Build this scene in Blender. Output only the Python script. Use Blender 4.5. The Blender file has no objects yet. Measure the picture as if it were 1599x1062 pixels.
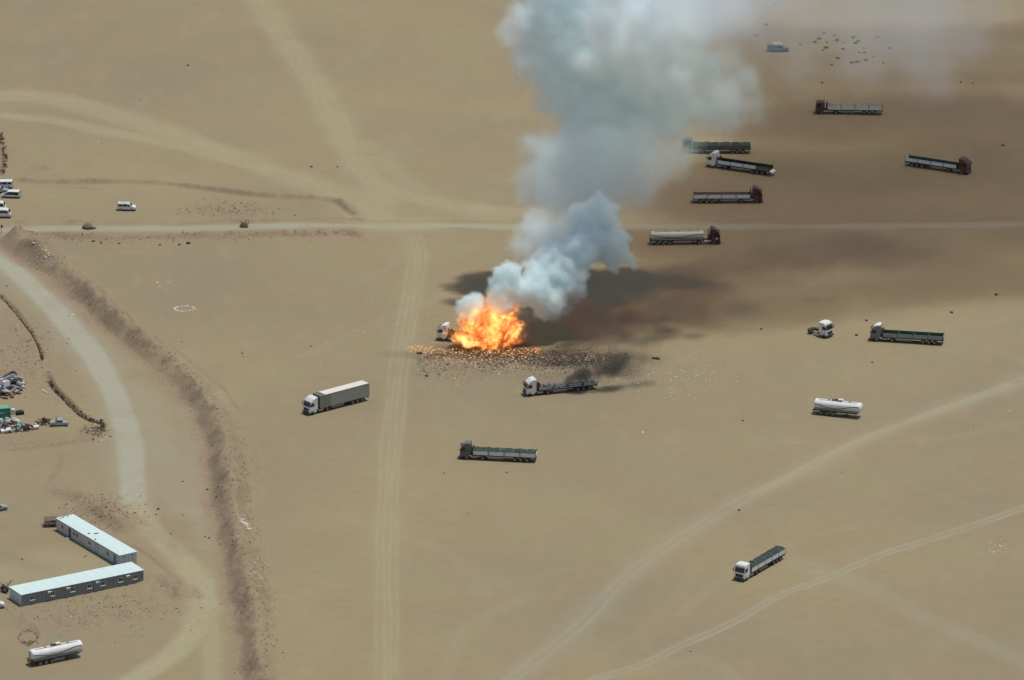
import bpy, math, random
import numpy as np
from mathutils import Vector, Matrix

sc = bpy.context.scene
COL = sc.collection
R = math.radians
random.seed(7)
rng = np.random.default_rng(11)

# ------------------------------------------------------------------ camera
PITCH = R(19.0); FPX = 11600.0; DIST = 1669.0
CAM = Vector((0, -DIST*math.cos(PITCH), DIST*math.sin(PITCH)))
cd = bpy.data.cameras.new('camera'); cam = bpy.data.objects.new('camera', cd); COL.objects.link(cam)
cam.location = CAM; cam.rotation_euler = (math.pi/2-PITCH, 0, 0)
cd.sensor_width = 36; cd.lens = 36*FPX/1599.0
cd.clip_start = 5; cd.clip_end = 20000
sc.camera = cam

# ------------------------------------------------------------------ sky and sun
SUN_TO = Vector((0.22, 0.08, 1.0)).normalized()      # direction towards the sun, high and a little behind right
sun_el = math.asin(SUN_TO.z)
w = bpy.data.worlds.new('World'); sc.world = w; w.use_nodes = True
wt = w.node_tree; bg = wt.nodes['Background']
sky = wt.nodes.new('ShaderNodeTexSky'); sky.sky_type = 'NISHITA'; sky.sun_disc = False
sky.sun_elevation = sun_el; sky.sun_rotation = math.atan2(SUN_TO.x, SUN_TO.y)
sky.air_density = 1.0; sky.dust_density = 2.4; sky.altitude = 500
wt.links.new(sky.outputs[0], bg.inputs[0]); bg.inputs[1].default_value = 0.09
sd = bpy.data.lights.new('sun', 'SUN'); sd.energy = 2.6; sd.angle = R(0.55); sd.color = (1.0, 0.95, 0.86)
so = bpy.data.objects.new('sun', sd); COL.objects.link(so)
so.rotation_euler = (-SUN_TO).to_track_quat('-Z', 'Y').to_euler(); so.location = (0, 0, 300)
vs = sc.view_settings; vs.view_transform = 'Standard'; vs.look = 'None'; vs.exposure = 0.07; vs.gamma = 1.0
vs.use_curve_mapping = False
cy = sc.cycles
cy.use_denoising = True
try: cy.denoiser = 'OPENIMAGEDENOISE'
except Exception: pass
cy.max_bounces = 26; cy.diffuse_bounces = 2; cy.glossy_bounces = 2; cy.transmission_bounces = 2
cy.volume_bounces = 24; cy.transparent_max_bounces = 128
cy.volume_step_rate = 2.0; cy.volume_max_steps = 256
cy.sample_clamp_indirect = 6

# ------------------------------------------------------------------ mapping between the photograph and the ground
cp, sp = math.cos(PITCH), math.sin(PITCH)
def ray(px, py):
    u, v = px-799.5, py-531.0
    return Vector((u, FPX*cp - v*sp, -FPX*sp - v*cp))
def G(px, py, z=0.0):
    d = ray(px, py); t = (z-CAM.z)/d.z
    return Vector((CAM.x+d.x*t, CAM.y+d.y*t, z))
def P(px, py, gp):                       # point seen at (px, py) that stands above ground row gp
    Y = G(800, gp).y; d = ray(px, py); t = (Y-CAM.y)/d.y
    return CAM + d*t
def SC(gp):                              # pixels per metre at ground row gp
    return 6.95*(1+(gp-531)/4000.0)

# ------------------------------------------------------------------ noise helpers (numpy)
_lat = {}
def vnoise(x, y, scale, seed):
    if seed not in _lat: _lat[seed] = np.random.default_rng(seed).random((256, 256)).astype(np.float32)
    L = _lat[seed]
    x = x/scale; y = y/scale
    xi = np.floor(x).astype(np.int64); yi = np.floor(y).astype(np.int64)
    fx = (x-xi).astype(np.float32); fy = (y-yi).astype(np.float32)
    fx = fx*fx*(3-2*fx); fy = fy*fy*(3-2*fy)
    x0 = xi & 255; x1 = (xi+1) & 255; y0 = yi & 255; y1 = (yi+1) & 255
    return (L[y0, x0]*(1-fx)+L[y0, x1]*fx)*(1-fy) + (L[y1, x0]*(1-fx)+L[y1, x1]*fx)*fy
def fbm(x, y, scale, seed, octv=4):
    s = 0; a = 1; t = 0
    for k in range(octv):
        s = s + a*(vnoise(x+17*k, y-9*k, scale/2**k, seed+k)-.5); t += a; a *= .5
    return s/t*2
def sstep(a, b, x):
    t = np.clip((x-a)/(b-a), 0, 1); return t*t*(3-2*t)

def spline(pts, n=8):
    P_ = [pts[0]]+list(pts)+[pts[-1]]; out = []
    for i in range(1, len(P_)-2):
        p0, p1, p2, p3 = [np.array(q, float) for q in P_[i-1:i+3]]
        for k in range(n):
            t = k/n
            out.append(.5*((2*p1)+(-p0+p2)*t+(2*p0-5*p1+4*p2-p3)*t*t+(-p0+3*p1-3*p2+p3)*t**3))
    out.append(np.array(pts[-1], float)); return np.array(out)

# ------------------------------------------------------------------ materials
def newmat(name):
    m = bpy.data.materials.new(name); m.use_nodes = True
    return m, m.node_tree, m.node_tree.nodes['Principled BSDF']
def mat(name, col, rough=.6, metal=0.0, dirt=.25, scale=1.2, dust=(.30, .24, .15), spec=.4):
    m, nt, b = newmat(name)
    tc = nt.nodes.new('ShaderNodeTexCoord'); n = nt.nodes.new('ShaderNodeTexNoise')
    n.inputs['Scale'].default_value = scale; n.inputs['Detail'].default_value = 5
    nt.links.new(tc.outputs['Object'], n.inputs['Vector'])
    r = nt.nodes.new('ShaderNodeMapRange'); r.inputs[1].default_value = .42; r.inputs[2].default_value = .75
    r.inputs[3].default_value = dirt*.15; r.inputs[4].default_value = dirt
    nt.links.new(n.outputs['Fac'], r.inputs[0])
    mx = nt.nodes.new('ShaderNodeMix'); mx.data_type = 'RGBA'
    mx.inputs[6].default_value = (*col, 1); mx.inputs[7].default_value = (*dust, 1)
    nt.links.new(r.outputs[0], mx.inputs[0]); nt.links.new(mx.outputs[2], b.inputs['Base Color'])
    b.inputs['Roughness'].default_value = rough; b.inputs['Metallic'].default_value = metal
    b.inputs['Specular IOR Level'].default_value = spec
    return m
M = {}
M['white'] = mat('white_paint', (.78, .78, .74), .4, 0, .22)
M['offwhite'] = mat('cream_sheet', (.74, .71, .62), .6, 0, .2)
M['glass'] = mat('dark_glass', (.012, .014, .016), .12, 0, .08, spec=.6)
M['tyre'] = mat('tyre_rubber', (.02, .02, .02), .85, 0, .45)
M['rim'] = mat('rim_steel', (.28, .28, .27), .5, .4, .4)
M['chassis'] = mat('chassis_black', (.03, .03, .032), .7, 0, .35)
M['dark'] = mat('dark_plastic', (.04, .042, .045), .6, 0, .25)
M['greycab'] = mat('slate_cab_paint', (.095, .115, .115), .45, 0, .2)
M['greycab2'] = mat('grey_cab_paint', (.17, .18, .185), .45, 0, .25)
M['maroon'] = mat('maroon_cab_paint', (.075, .022, .028), .45, 0, .2)
M['redcab'] = mat('red_cab_paint', (.11, .025, .022), .45, 0, .2)
M['rustcab'] = mat('rusty_brown_cab_paint', (.09, .04, .03), .6, 0, .25)
M['board'] = mat('pale_side_board', (.76, .78, .76), .6, 0, .3)
M['boardgrey'] = mat('grey_side_board', (.30, .31, .30), .6, 0, .3)
M['boarddark'] = mat('dark_side_board', (.09, .10, .11), .6, 0, .3)
M['green'] = mat('green_board', (.035, .12, .085), .6, 0, .22)
M['tarp'] = mat('green_tarpaulin', (.012, .040, .033), .75, 0, .15)
M['darktarp'] = mat('dark_green_tarpaulin', (.012, .032, .030), .7, 0, .12)
M['curtain'] = mat('grey_curtain', (.30, .315, .28), .7, 0, .3)
M['curtaindark'] = mat('grey_curtain_slack', (.22, .225, .195), .75, 0, .35)
M['floor'] = mat('worn_deck_boards', (.26, .21, .15), .85, 0, .5)
M['steel'] = mat('bare_grey_steel', (.38, .39, .39), .45, .5, .3)
M['burnt'] = mat('burnt_metal', (.055, .045, .04), .85, 0, .3, dust=(.16, .12, .09))
M['ash'] = mat('ashy_burnt_metal', (.58, .58, .55), .85, 0, .35, 2.0, dust=(.05, .04, .04))
M['charwood'] = mat('charred_wood', (.02, .017, .015), .9, 0, .25)
M['tank'] = mat('white_tank_shell', (.80, .80, .78), .6, 0, .18)
M['tankcream'] = mat('cream_tank_shell', (.66, .63, .52), .4, 0, .25)
M['stripe'] = mat('dark_stripe', (.045, .05, .055), .5, 0, .15)
M['roofblue'] = mat('pale_blue_roof_sheet', (.66, .80, .77), .5, .0, .14, .25, dust=(.5, .5, .42))
M['wallgrey'] = mat('grey_wall_panel', (.19, .225, .235), .7, 0, .25, .6)
M['wallpale'] = mat('pale_wall_panel', (.56, .60, .60), .7, 0, .25, .6)
M['wallbeige'] = mat('greyed_wall_panel', (.55, .56, .52), .7, 0, .3, .6)
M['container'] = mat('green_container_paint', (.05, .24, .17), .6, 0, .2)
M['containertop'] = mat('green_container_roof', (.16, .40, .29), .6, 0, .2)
M['carwhite'] = mat('car_white', (.75, .76, .75), .3, 0, .18)
M['carsilver'] = mat('car_silver', (.42, .46, .47), .35, .3, .25)
M['carteal'] = mat('car_teal_grey', (.15, .19, .20), .5, .1, .3)
M['brownbox'] = mat('faded_brown_body', (.27, .22, .17), .7, 0, .4)
M['clod'] = mat('soil_clod', (.25, .19, .135), .95, 0, .5)
M['rock'] = mat('rock', (.17, .125, .09), .95, 0, .5)
M['rockdark'] = mat('dark_stone', (.06, .045, .035), .95, 0, .25)
M['shrub'] = mat('desert_shrub_twigs', (.13, .118, .08), .9, 0, .2)
M['litter'] = mat('pale_litter', (.72, .70, .64), .8, 0, .2)
M['rust'] = mat('rust', (.16, .09, .06), .9, 0, .4)
M['lamp'] = mat('headlamp_glass', (.8, .8, .78), .15, 0, .1)
M['redlamp'] = mat('red_lamp_glass', (.35, .02, .02), .3, 0, .1)
M['plate'] = mat('white_lettering', (.7, .74, .7), .6, 0, .1)

# ------------------------------------------------------------------ mesh builder
class MB:
    def __init__(s): s.v = []; s.f = []
    def add(s, vs, fs):
        o = len(s.v); s.v += [tuple(q) for q in vs]; s.f += [tuple(i+o for i in q) for q in fs]; return s
    def box(s, c, d, rz=0, ry=0, rx=0):
        m = Matrix.Translation(c) @ Matrix.Rotation(rz, 4, 'Z') @ Matrix.Rotation(ry, 4, 'Y') @ Matrix.Rotation(rx, 4, 'X')
        x, y, z = d[0]/2, d[1]/2, d[2]/2
        vs = [m @ Vector(q) for q in ((-x,-y,-z),(x,-y,-z),(x,y,-z),(-x,y,-z),(-x,-y,z),(x,-y,z),(x,y,z),(-x,y,z))]
        return s.add(vs, ((3,2,1,0),(4,5,6,7),(0,1,5,4),(1,2,6,5),(2,3,7,6),(3,0,4,7)))
    def bbox(s, c, d, b=.03, rz=0):      # box with chamfered vertical and top edges
        x, y, z = d[0]/2, d[1]/2, d[2]/2
        def ring(i, zz):
            X, Y = x-i, y-i
            return [(-X+b, -Y, zz), (X-b, -Y, zz), (X, -Y+b, zz), (X, Y-b, zz), (X-b, Y, zz), (-X+b, Y, zz), (-X, Y-b, zz), (-X, -Y+b, zz)]
        rings = [ring(0, -z), ring(0, z-b), ring(b, z)]
        m = Matrix.Translation(c) @ Matrix.Rotation(rz, 4, 'Z')
        vs = [m @ Vector(q) for r_ in rings for q in r_]
        fs = [tuple(range(7, -1, -1)), tuple(range(16, 24))]
        for k in range(2):
            for i in range(8): fs.append((k*8+i, k*8+(i+1) % 8, (k+1)*8+(i+1) % 8, (k+1)*8+i))
        return s.add(vs, fs)
    def prism(s, prof, y0, y1, ch=.08, sc_=.96):     # xz outline extruded along y with chamfered sides
        n = len(prof); cx = sum(p[0] for p in prof)/n; cz = sum(p[1] for p in prof)/n
        def lay(k, y): return [(cx+(p[0]-cx)*k, y, cz+(p[1]-cz)*k) for p in prof]
        L = [lay(sc_, y0), lay(1, y0+ch), lay(1, y1-ch), lay(sc_, y1)]
        vs = [q for l in L for q in l]; fs = [tuple(range(n)), tuple(range(4*n-1, 3*n-1, -1))]
        for k in range(3):
            for i in range(n): fs.append((k*n+i, (k+1)*n+i, (k+1)*n+(i+1) % n, k*n+(i+1) % n))
        return s.add(vs, fs)
    def cyl(s, c, r, h, axis='z', n=14, r2=None):
        r2 = r if r2 is None else r2; vs = []
        for k, (rr, t) in enumerate(((r, -h/2), (r2, h/2))):
            for i in range(n):
                a = 2*math.pi*i/n; p, q = rr*math.cos(a), rr*math.sin(a)
                vs.append({'z': (c[0]+p, c[1]+q, c[2]+t), 'y': (c[0]+p, c[1]+t, c[2]+q), 'x': (c[0]+t, c[1]+p, c[2]+q)}[axis])
        fs = [tuple(range(n-1, -1, -1)), tuple(range(n, 2*n))]+[(i, (i+1) % n, n+(i+1) % n, n+i) for i in range(n)]
        return s.add(vs, fs)
    def bar(s, a, b, t):
        a = Vector(a); b = Vector(b); d = b-a; L = d.length
        q = d.to_track_quat('Z', 'Y'); h = t/2
        vs = [a+q @ Vector(p) for p in ((-h,-h,0),(h,-h,0),(h,h,0),(-h,h,0),(-h,-h,L),(h,-h,L),(h,h,L),(-h,h,L))]
        return s.add(vs, ((3,2,1,0),(4,5,6,7),(0,1,5,4),(1,2,6,5),(2,3,7,6),(3,0,4,7)))
    def quad(s, a, b, c, d, t=.012):     # thin solid plate from four corners
        a, b, c, d = map(Vector, (a, b, c, d)); n = (b-a).cross(d-a).normalized()*t
        return s.add([a-n, b-n, c-n, d-n, a+n, b+n, c+n, d+n], ((3,2,1,0),(4,5,6,7),(0,1,5,4),(1,2,6,5),(2,3,7,6),(3,0,4,7)))
    def mesh(s, name, m, smooth=False):
        me = bpy.data.meshes.new(name); me.from_pydata(s.v, [], s.f); me.update()
        import bmesh
        b = bmesh.new(); b.from_mesh(me); bmesh.ops.recalc_face_normals(b, faces=b.faces); b.to_mesh(me); b.free()
        if m is not None: me.materials.append(m)
        if smooth:
            me.polygons.foreach_set('use_smooth', [True]*len(me.polygons))
        return me
    def build(s, name, m, parent=None, smooth=False, loc=None):
        return link(name, s.mesh(name, m, smooth), parent, loc)
def link(name, me, parent=None, loc=None, rot=None):
    o = bpy.data.objects.new(name, me); COL.objects.link(o)
    if parent: o.parent = parent
    if loc is not None: o.location = loc
    if rot is not None: o.rotation_euler = rot
    return o
def thing(name, label, cat, loc, rz=0, group=None):
    o = bpy.data.objects.new(name, None); COL.objects.link(o); o.location = loc; o.rotation_euler = (0, 0, rz)
    o.empty_display_size = .5
    o['label'] = label; o['category'] = cat
    if group: o['group'] = group
    return o
def tag(o, label, cat, group=None, kind=None):
    if label: o['label'] = label
    if cat: o['category'] = cat
    if group: o['group'] = group
    if kind: o['kind'] = kind
    return o

SAND_A=(.330,.276,.154); SAND_B=(.258,.224,.146); SAND_C=(.315,.245,.145)
# ================================================================== GROUND
Yt, Yb = G(800, -25).y, G(800, 1090).y
xf = np.arange(-128, 128.01, .42)
yf = np.arange(Yb, Yt+.01, .62)
def extend(a, lim_lo, lim_hi):
    hi = []; v = a[-1]; st = a[-1]-a[-2]
    while v < lim_hi: st *= 1.28; v += st; hi.append(v)
    lo = []; v = a[0]; st = a[1]-a[0]
    while v > lim_lo: st *= 1.28; v -= st; lo.append(v)
    return np.array(lo[::-1]+list(a)+hi)
XS = extend(xf, -9000, 9000); YS = extend(yf, -4000, 12000)
GX, GY = np.meshgrid(XS, YS); NX, NY = len(XS), len(YS)
Z = np.zeros_like(GX)
PALE = np.zeros_like(GX); TRK = np.zeros_like(GX); DUG = np.zeros_like(GX); CHAR = np.zeros_like(GX)
inwin = (np.abs(GX) < 135) & (GY > Yb-8) & (GY < Yt+8)
fall = np.clip(1-np.maximum(np.abs(GX)-140, 0)/200, 0, 1)*np.clip(1-np.maximum(np.abs(GY)-280, 0)/300, 0, 1)
n_big = fbm(GX, GY, 60, 1, 3); n_mid = fbm(GX, GY, 9, 20, 4); n_fin = fbm(GX, GY, 2.2, 40, 3)
Z += (n_big*.35+n_mid*.05+n_fin*.012)*fall

def dist_line(pts, pad):
    """distance and arc position from grid vertices to a polyline given in photo pixels"""
    W = np.array([G(a, b)[:2] for a, b in spline(pts, 6)])
    x0, y0 = W.min(0)-pad; x1, y1 = W.max(0)+pad
    ix = np.where((XS > x0) & (XS < x1))[0]; iy = np.where((YS > y0) & (YS < y1))[0]
    if len(ix) < 2 or len(iy) < 2: return None
    sl = (slice(iy[0], iy[-1]+1), slice(ix[0], ix[-1]+1))
    X, Y = GX[sl], GY[sl]; D = np.full(X.shape, 1e9); S = np.zeros(X.shape); A = np.zeros(X.shape); acc = 0
    for (ax, ay), (bx, by) in zip(W[:-1], W[1:]):
        dx, dy = bx-ax, by-ay; L = math.hypot(dx, dy)
        if L < 1e-6: continue
        t = np.clip(((X-ax)*dx+(Y-ay)*dy)/L**2, 0, 1)
        d = np.hypot(X-ax-t*dx, Y-ay-t*dy); m = d < D
        D = np.where(m, d, D); S = np.where(m, np.sign((X-ax)*dy-(Y-ay)*dx)*d, S); A = np.where(m, acc+t*L, A); acc += L
    return sl, D, S, A, acc

def road(pts, width, amt, ch, soft=.5, rut=0, gauge=2.0, nruts=2, rough=.35):
    r = dist_line(pts, width+3)
    if r is None: return
    sl, D, S, A, tot = r
    X, Y = GX[sl], GY[sl]
    wn = width*.5*(1+rough*fbm(X, Y, 14, 61, 3))
    m = 1-sstep(1-soft, 1+soft*.6, D/wn)
    m *= amt*(1+.30*fbm(X, Y, 7, 77, 3))
    if rut:
        for k in range(nruts):
            off = (k-(nruts-1)/2)*gauge + .35*fbm(A, A*0, 25, 90+k, 2)
            g = np.exp(-((S-off)/.33)**2)*(.75+.5*fbm(A, S*3, 6, 95+k, 2))
            m = np.maximum(m, 0) + rut*g
            Z[sl] -= .035*rut*g
    ch[sl] = np.maximum(ch[sl], np.clip(m, 0, 1.2))

def berm(pts, width, h, dug=.8, rough=.5, skew=0.0, taper=True, far=1.0, gully=0.0):
    r = dist_line(pts, width*1.5+2)
    if r is None: return
    sl, D, S, A, tot = r
    X, Y = GX[sl], GY[sl]
    hw = width*.5*(1+.35*fbm(X, Y, 8, 33, 3))
    prof = np.clip(1-np.abs(S-skew*hw*.5)/hw, 0, 1); prof = prof*prof*(3-2*prof)
    env = np.clip(np.minimum(A, tot-A)/3.0, 0, 1) if taper else 1
    env = env*(1+.45*fbm(A, S*.3, 7, 35, 3))
    clod = rough*(.5*fbm(X, Y, 1.7, 36, 3)+.35*fbm(X, Y*.6, 3.6, 37, 2))
    gl = gully*(.6*fbm(A, S*.22, 2.6, 44, 3)+.4*fbm(A, S*.3, 1.3, 48, 2))
    if h >= 0:
        Z[sl] += prof*(1-prof)*3*gl
        Z[sl] += prof*env*h*(1+clod)
    else:
        Z[sl] += prof*env*h
    m = (1-sstep(.75, 1.35, np.abs(S)/hw))*dug*np.clip(env, 0, 1)*(1+.5*fbm(X, Y, 3, 38, 3)+.6*gl)*np.where(S > 0, 1, far+(1-far)*np.clip(1+S/1.0, 0, 1))
    DUG[sl] = np.maximum(DUG[sl], np.clip(m, 0, 1))

def patch(px, py, rx, ry, ch, amt, dz=0.0, seed=5, soft=.35):
    c = G(px, py); a = rx/SC(py); b = ry/(SC(py)*sp)
    ix = np.where(np.abs(XS-c.x) < a*1.7)[0]; iy = np.where(np.abs(YS-c.y) < b*1.7)[0]
    if len(ix) < 2 or len(iy) < 2: return
    sl = (slice(iy[0], iy[-1]+1), slice(ix[0], ix[-1]+1)); X, Y = GX[sl], GY[sl]
    q = np.hypot((X-c.x)/a, (Y-c.y)/b)*(1+.3*fbm(X, Y, max(a, 2)*.6, seed, 3))
    m = 1-sstep(1-soft, 1+soft, q)
    if ch is not None: ch[sl] = np.maximum(ch[sl], np.clip(m*amt*(1+.35*fbm(X, Y, 2.5, seed+3, 3)), 0, 1))
    Z[sl] += dz*m

def clods(px, py, rx, ry, h, seed=8):      # uneven, turned-over soil
    c = G(px, py); a = rx/SC(py); b = ry/(SC(py)*sp)
    ix = np.where(np.abs(XS-c.x) < a*1.3)[0]; iy = np.where(np.abs(YS-c.y) < b*1.3)[0]
    if len(ix) < 2 or len(iy) < 2: return
    sl = (slice(iy[0], iy[-1]+1), slice(ix[0], ix[-1]+1)); X, Y = GX[sl], GY[sl]
    m = 1-sstep(.6, 1.15, np.hypot((X-c.x)/a, (Y-c.y)/b))
    Z[sl] += h*m*(np.abs(fbm(X, Y, 2.6, seed, 3))*1.6+.5*fbm(X, Y*.7, 5, seed+5, 2))

ROAD_MAIN = [(-25,385),(10,412),(48,445),(92,490),(135,540),(168,592),(190,645),(203,695),(207,750),(209,800)]
ROAD_CROSS = [(-20,362),(40,358),(110,357),(200,357),(300,357),(400,354),(500,352),(600,353),(700,352),(850,354),(1000,353),(1200,352),(1400,352),(1640,349)]
ROAD_LOOP = [(209,790),(232,822),(266,858),(300,893),(318,925),(315,962),(290,1002),(240,1042),(170,1085)]
TRACK_N = [(395,-30),(412,10),(440,55),(478,110),(515,170),(540,225),(575,275),(620,302),(680,315),(760,328),(830,333)]
TRACK_V = [(640,362),(652,400),(645,450),(632,520),(620,600),(611,700),(606,800),(603,900),(606,1090)]
TRACK_D = [(770,1090),(800,1060),(870,1005),(920,962),(975,903),(1040,855),(1150,787),(1220,753),(1330,695),(1450,647),(1575,602),(1660,570)]
TRACK_E = [(860,1085),(935,1060),(1010,1035),(1060,1010),(1150,970),(1210,935),(1300,900),(1375,867),(1445,845),(1550,810),(1660,768)]
TRACK_W = [(-20,150),(60,150),(130,165),(200,185),(280,213),(360,243),(430,268),(500,293),(560,318),(600,345)]

road(ROAD_MAIN, 11, .45, PALE, .9, rough=.4); road(ROAD_MAIN, 6.6, 1.0, PALE, .45, rough=.2)
road([(200,690),(206,740),(209,798)], 5.0, .9, PALE, .3, rough=.1)
road(ROAD_CROSS, 4.6, .62, PALE, .6, rough=.5)
road(ROAD_LOOP, 6.8, .95, TRK, .6)
road([(318,920),(328,990),(334,1085)], 5, .6, TRK, .6)
road([(300,800),(250,700),(230,640),(200,600)], 11, .30, PALE, .8)
road([(330,620),(300,700),(310,780),(330,850)], 9, .22, PALE, .8)
road(TRACK_W, 11, .62, TRK, .7)
road([(-20,177),(80,187),(160,203),(240,220),(320,240),(430,272),(520,300)], 7, .62, TRK, .7)
road(TRACK_N, 9, .55, TRK, .8, rut=.25, gauge=2.6, nruts=3)
road([(600,300),(570,335),(610,350),(660,352)], 16, .6, TRK, .8)
road([(560,225),(640,290),(700,320),(780,345)], 10, .35, TRK, .8, rut=.15, gauge=2, nruts=3)
road(TRACK_V, 6.5, .28, TRK, .8, rut=.5, gauge=1.35, nruts=4)
road(TRACK_D, 8.0, .26, PALE, .95, rut=.30, gauge=2.2, nruts=2)
road([(1180,772),(1330,692),(1450,645),(1575,600)], 3.0, .4, TRK, .8, rut=.3, gauge=1.2, nruts=2)
road(TRACK_E, 3.4, .16, PALE, .8, rut=.5, gauge=1.7, nruts=2)
road([(1060,960),(1130,905),(1230,850),(1330,825)], 3, .12, TRK, .8, rut=.18, gauge=1.8, nruts=2)
road([(690,1080),(712,1010),(755,965),(830,930)], 5, .16, TRK, .8, rut=.15, gauge=1.8, nruts=2)
road([(1240,880),(1310,900),(1380,930),(1480,980),(1640,1050)], 7, .2, PALE, .8)
road([(830,1085),(1000,1050),(1100,1030),(1150,1062)], 5, .2, TRK, .8)
road([(80,870),(150,880),(60,900),(0,890)], 12, .4, TRK, .8)
road([(1250,60),(1350,50),(1599,60)], 30, .15, PALE, .9)
patch(1290, 70, 90, 50, PALE, .3, seed=71)

gt_ = np.random.default_rng(77)
for k in range(26):            # faint single wheel tracks wandering over the sand
    x0, y0 = gt_.uniform(380, 1650), gt_.uniform(90, 1080); an = gt_.uniform(-.5, .9); Ln = gt_.uniform(120, 420); cv = gt_.uniform(-.5, .5)
    pts = [(x0+math.cos(an+cv*t)*Ln*t, y0-math.sin(an+cv*t)*Ln*t*.5) for t in (0, .25, .5, .75, 1)]
    road(pts, 1.6, .05, TRK if k % 2 else PALE, .8, rut=gt_.uniform(.10, .22), gauge=1.8, nruts=2)
# banks of dug soil, ditches
berm([(5,372),(40,395),(92,428),(140,470),(185,513),(228,548),(268,580),(306,622),(332,668),(345,720),(351,780),(360,830),(370,880),(384,940),(392,1000),(402,1090)], 9.0, 2.9, .95, .4, -.5, far=.5, gully=.55)
berm([(360,640),(372,700),(382,770),(388,830),(400,890),(412,950),(418,1020),(425,1090)], 10, .55, .30, 1.3, gully=.6)
berm([(8,366),(60,367),(110,370),(160,371),(300,369),(400,367),(480,366),(540,364),(572,371)], 3.6, .9, .85, .8)
berm([(15,372),(50,378),(90,384)], 10, 1.0, .95, .7)
berm([(45,392),(75,405),(110,400)], 5, .5, .6, .9)
berm([(20,281),(60,285),(130,286),(200,285),(260,288),(300,293),(350,300),(400,306),(450,309),(500,311),(530,317),(550,331),(567,341)], 3.0, .9, .7, .8)
berm([(60,290),(110,292),(160,297)], 2.4, .3, .4, .8)
berm([(270,350),(340,346),(420,345),(520,341),(580,345)], 3.0, .45, .5, .9)
berm([(22,348),(50,348)], 3.2, .7, .8, .5); berm([(92,348),(160,346)], 3.2, .6, .7, .6)
berm([(160,347),(230,346)], 2.2, .35, .5, .6)
berm([(300,325),(350,318),(420,325),(500,318)], 5, .2, .28, 2.0)
clods(345, 330, 70, 14, .35); patch(345, 332, 70, 13, DUG, .35, seed=91)
patch(380, 341, 25, 5, DUG, .9, .4, seed=92)
berm([(-5,455),(16,475),(38,503),(54,528),(63,548),(66,562)], 1.5, -.7, 1.0, .4)
berm([(70,580),(78,592),(84,603),(98,618),(114,635),(128,648),(145,657),(160,662),(157,672)], 1.9, -1.3, 1.0, .5)
berm([(-5,703),(60,697),(110,691),(142,686)], 2.2, .55, .8, .6)
berm([(-5,692),(60,687),(120,682)], 4.5, .3, .45, .9)
berm([(72,764),(110,772),(150,790),(185,812),(212,832)], 9, 1.0, .8, .8)
berm([(120,790),(165,808),(205,835)], 6, .6, .75, .8)
berm([(165,838),(215,856),(258,888),(284,916),(290,935)], 1.6, .25, .75, .5)
berm([(226,905),(255,905),(282,922),(285,940)], 7, .5, .75, .9)
berm([(20,966),(80,972),(140,968),(200,952),(262,942)], 11, .45, .62, .9)
berm([(105,700),(100,725),(90,748),(68,764)], 3.5, .3, .55, .6)
berm([(0,212),(6,235),(8,258),(4,272)], 2.8, .5, .9, .9)
berm([(22,225),(26,245),(22,262)], 4, .15, .35, .9)
berm([(153,456),(190,482),(205,495)], .9, .18, .8, .5)
berm([(230,515),(268,540),(300,565),(330,590),(352,610),(378,645),(392,652)], .9, .2, .8, .5)
berm([(300,590),(335,612),(352,640),(372,655)], .9, .2, .6, .5)
berm([(402,700),(406,760),(407,820),(404,880),(425,925),(440,920)], .9, .18, .6, .5)
berm([(120,382),(180,387),(245,388)], 1.3, .2, .7, .5)
berm([(97,432),(125,432)], .8, .2, .7, .4)
berm([(230,822),(275,850),(300,870)], 7, .15, .25, 1.5)
clods(45, 560, 55, 60, .4); patch(30, 560, 45, 50, DUG, .75, seed=12)
clods(100, 640, 40, 30, .3); patch(80, 600, 30, 35, DUG, .5, seed=13)
patch(10, 520, 22, 45, DUG, .7, seed=14)
patch(60, 615, 80, 42, DUG, .38, seed=15); patch(20, 690, 90, 14, DUG, .4, seed=151); patch(60, 745, 60, 30, DUG, .2, seed=152); patch(60, 684, 70, 10, DUG, .6, .3, seed=16)
patch(145, 677, 18, 12, DUG, .55, .2, seed=17); clods(145, 675, 22, 14, .5)
clods(150, 800, 60, 30, .45); clods(250, 920, 45, 25, .45); clods(120, 965, 130, 16, .35)
patch(280, 845, 22, 16, DUG, .45, seed=18); clods(280, 845, 22, 16, .2)
patch(44, 993, 17, 13, DUG, .9, -.45, seed=19, soft=.12); patch(44, 1002, 15, 5, None, 0, .35, seed=21)
patch(57, 264, 18, 4.5, DUG, .9, -.35, seed=22, soft=.2)
patch(1558, 850, 24, 15, DUG, .30, -.1, seed=23); clods(1558, 850, 25, 15, .25)
patch(1265, 468, 12, 4, DUG, .9, -.2, seed=24); patch(1100, 40, 20, 6, DUG, .25, seed=25)
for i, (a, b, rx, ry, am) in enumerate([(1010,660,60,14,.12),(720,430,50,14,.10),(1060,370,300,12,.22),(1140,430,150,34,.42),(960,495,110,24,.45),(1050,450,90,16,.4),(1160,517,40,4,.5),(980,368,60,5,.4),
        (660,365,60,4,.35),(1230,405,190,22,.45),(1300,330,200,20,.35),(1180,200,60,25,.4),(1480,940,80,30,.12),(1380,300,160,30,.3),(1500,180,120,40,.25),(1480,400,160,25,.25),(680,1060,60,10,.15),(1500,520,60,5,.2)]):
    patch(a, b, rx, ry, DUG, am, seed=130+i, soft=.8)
# dark gravelly shoulders of the cross road, right half
road([(560,345),(700,346),(850,347),(1000,346),(1200,346),(1640,343)], 2.6, .42, DUG, .7, rough=.8)
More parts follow.
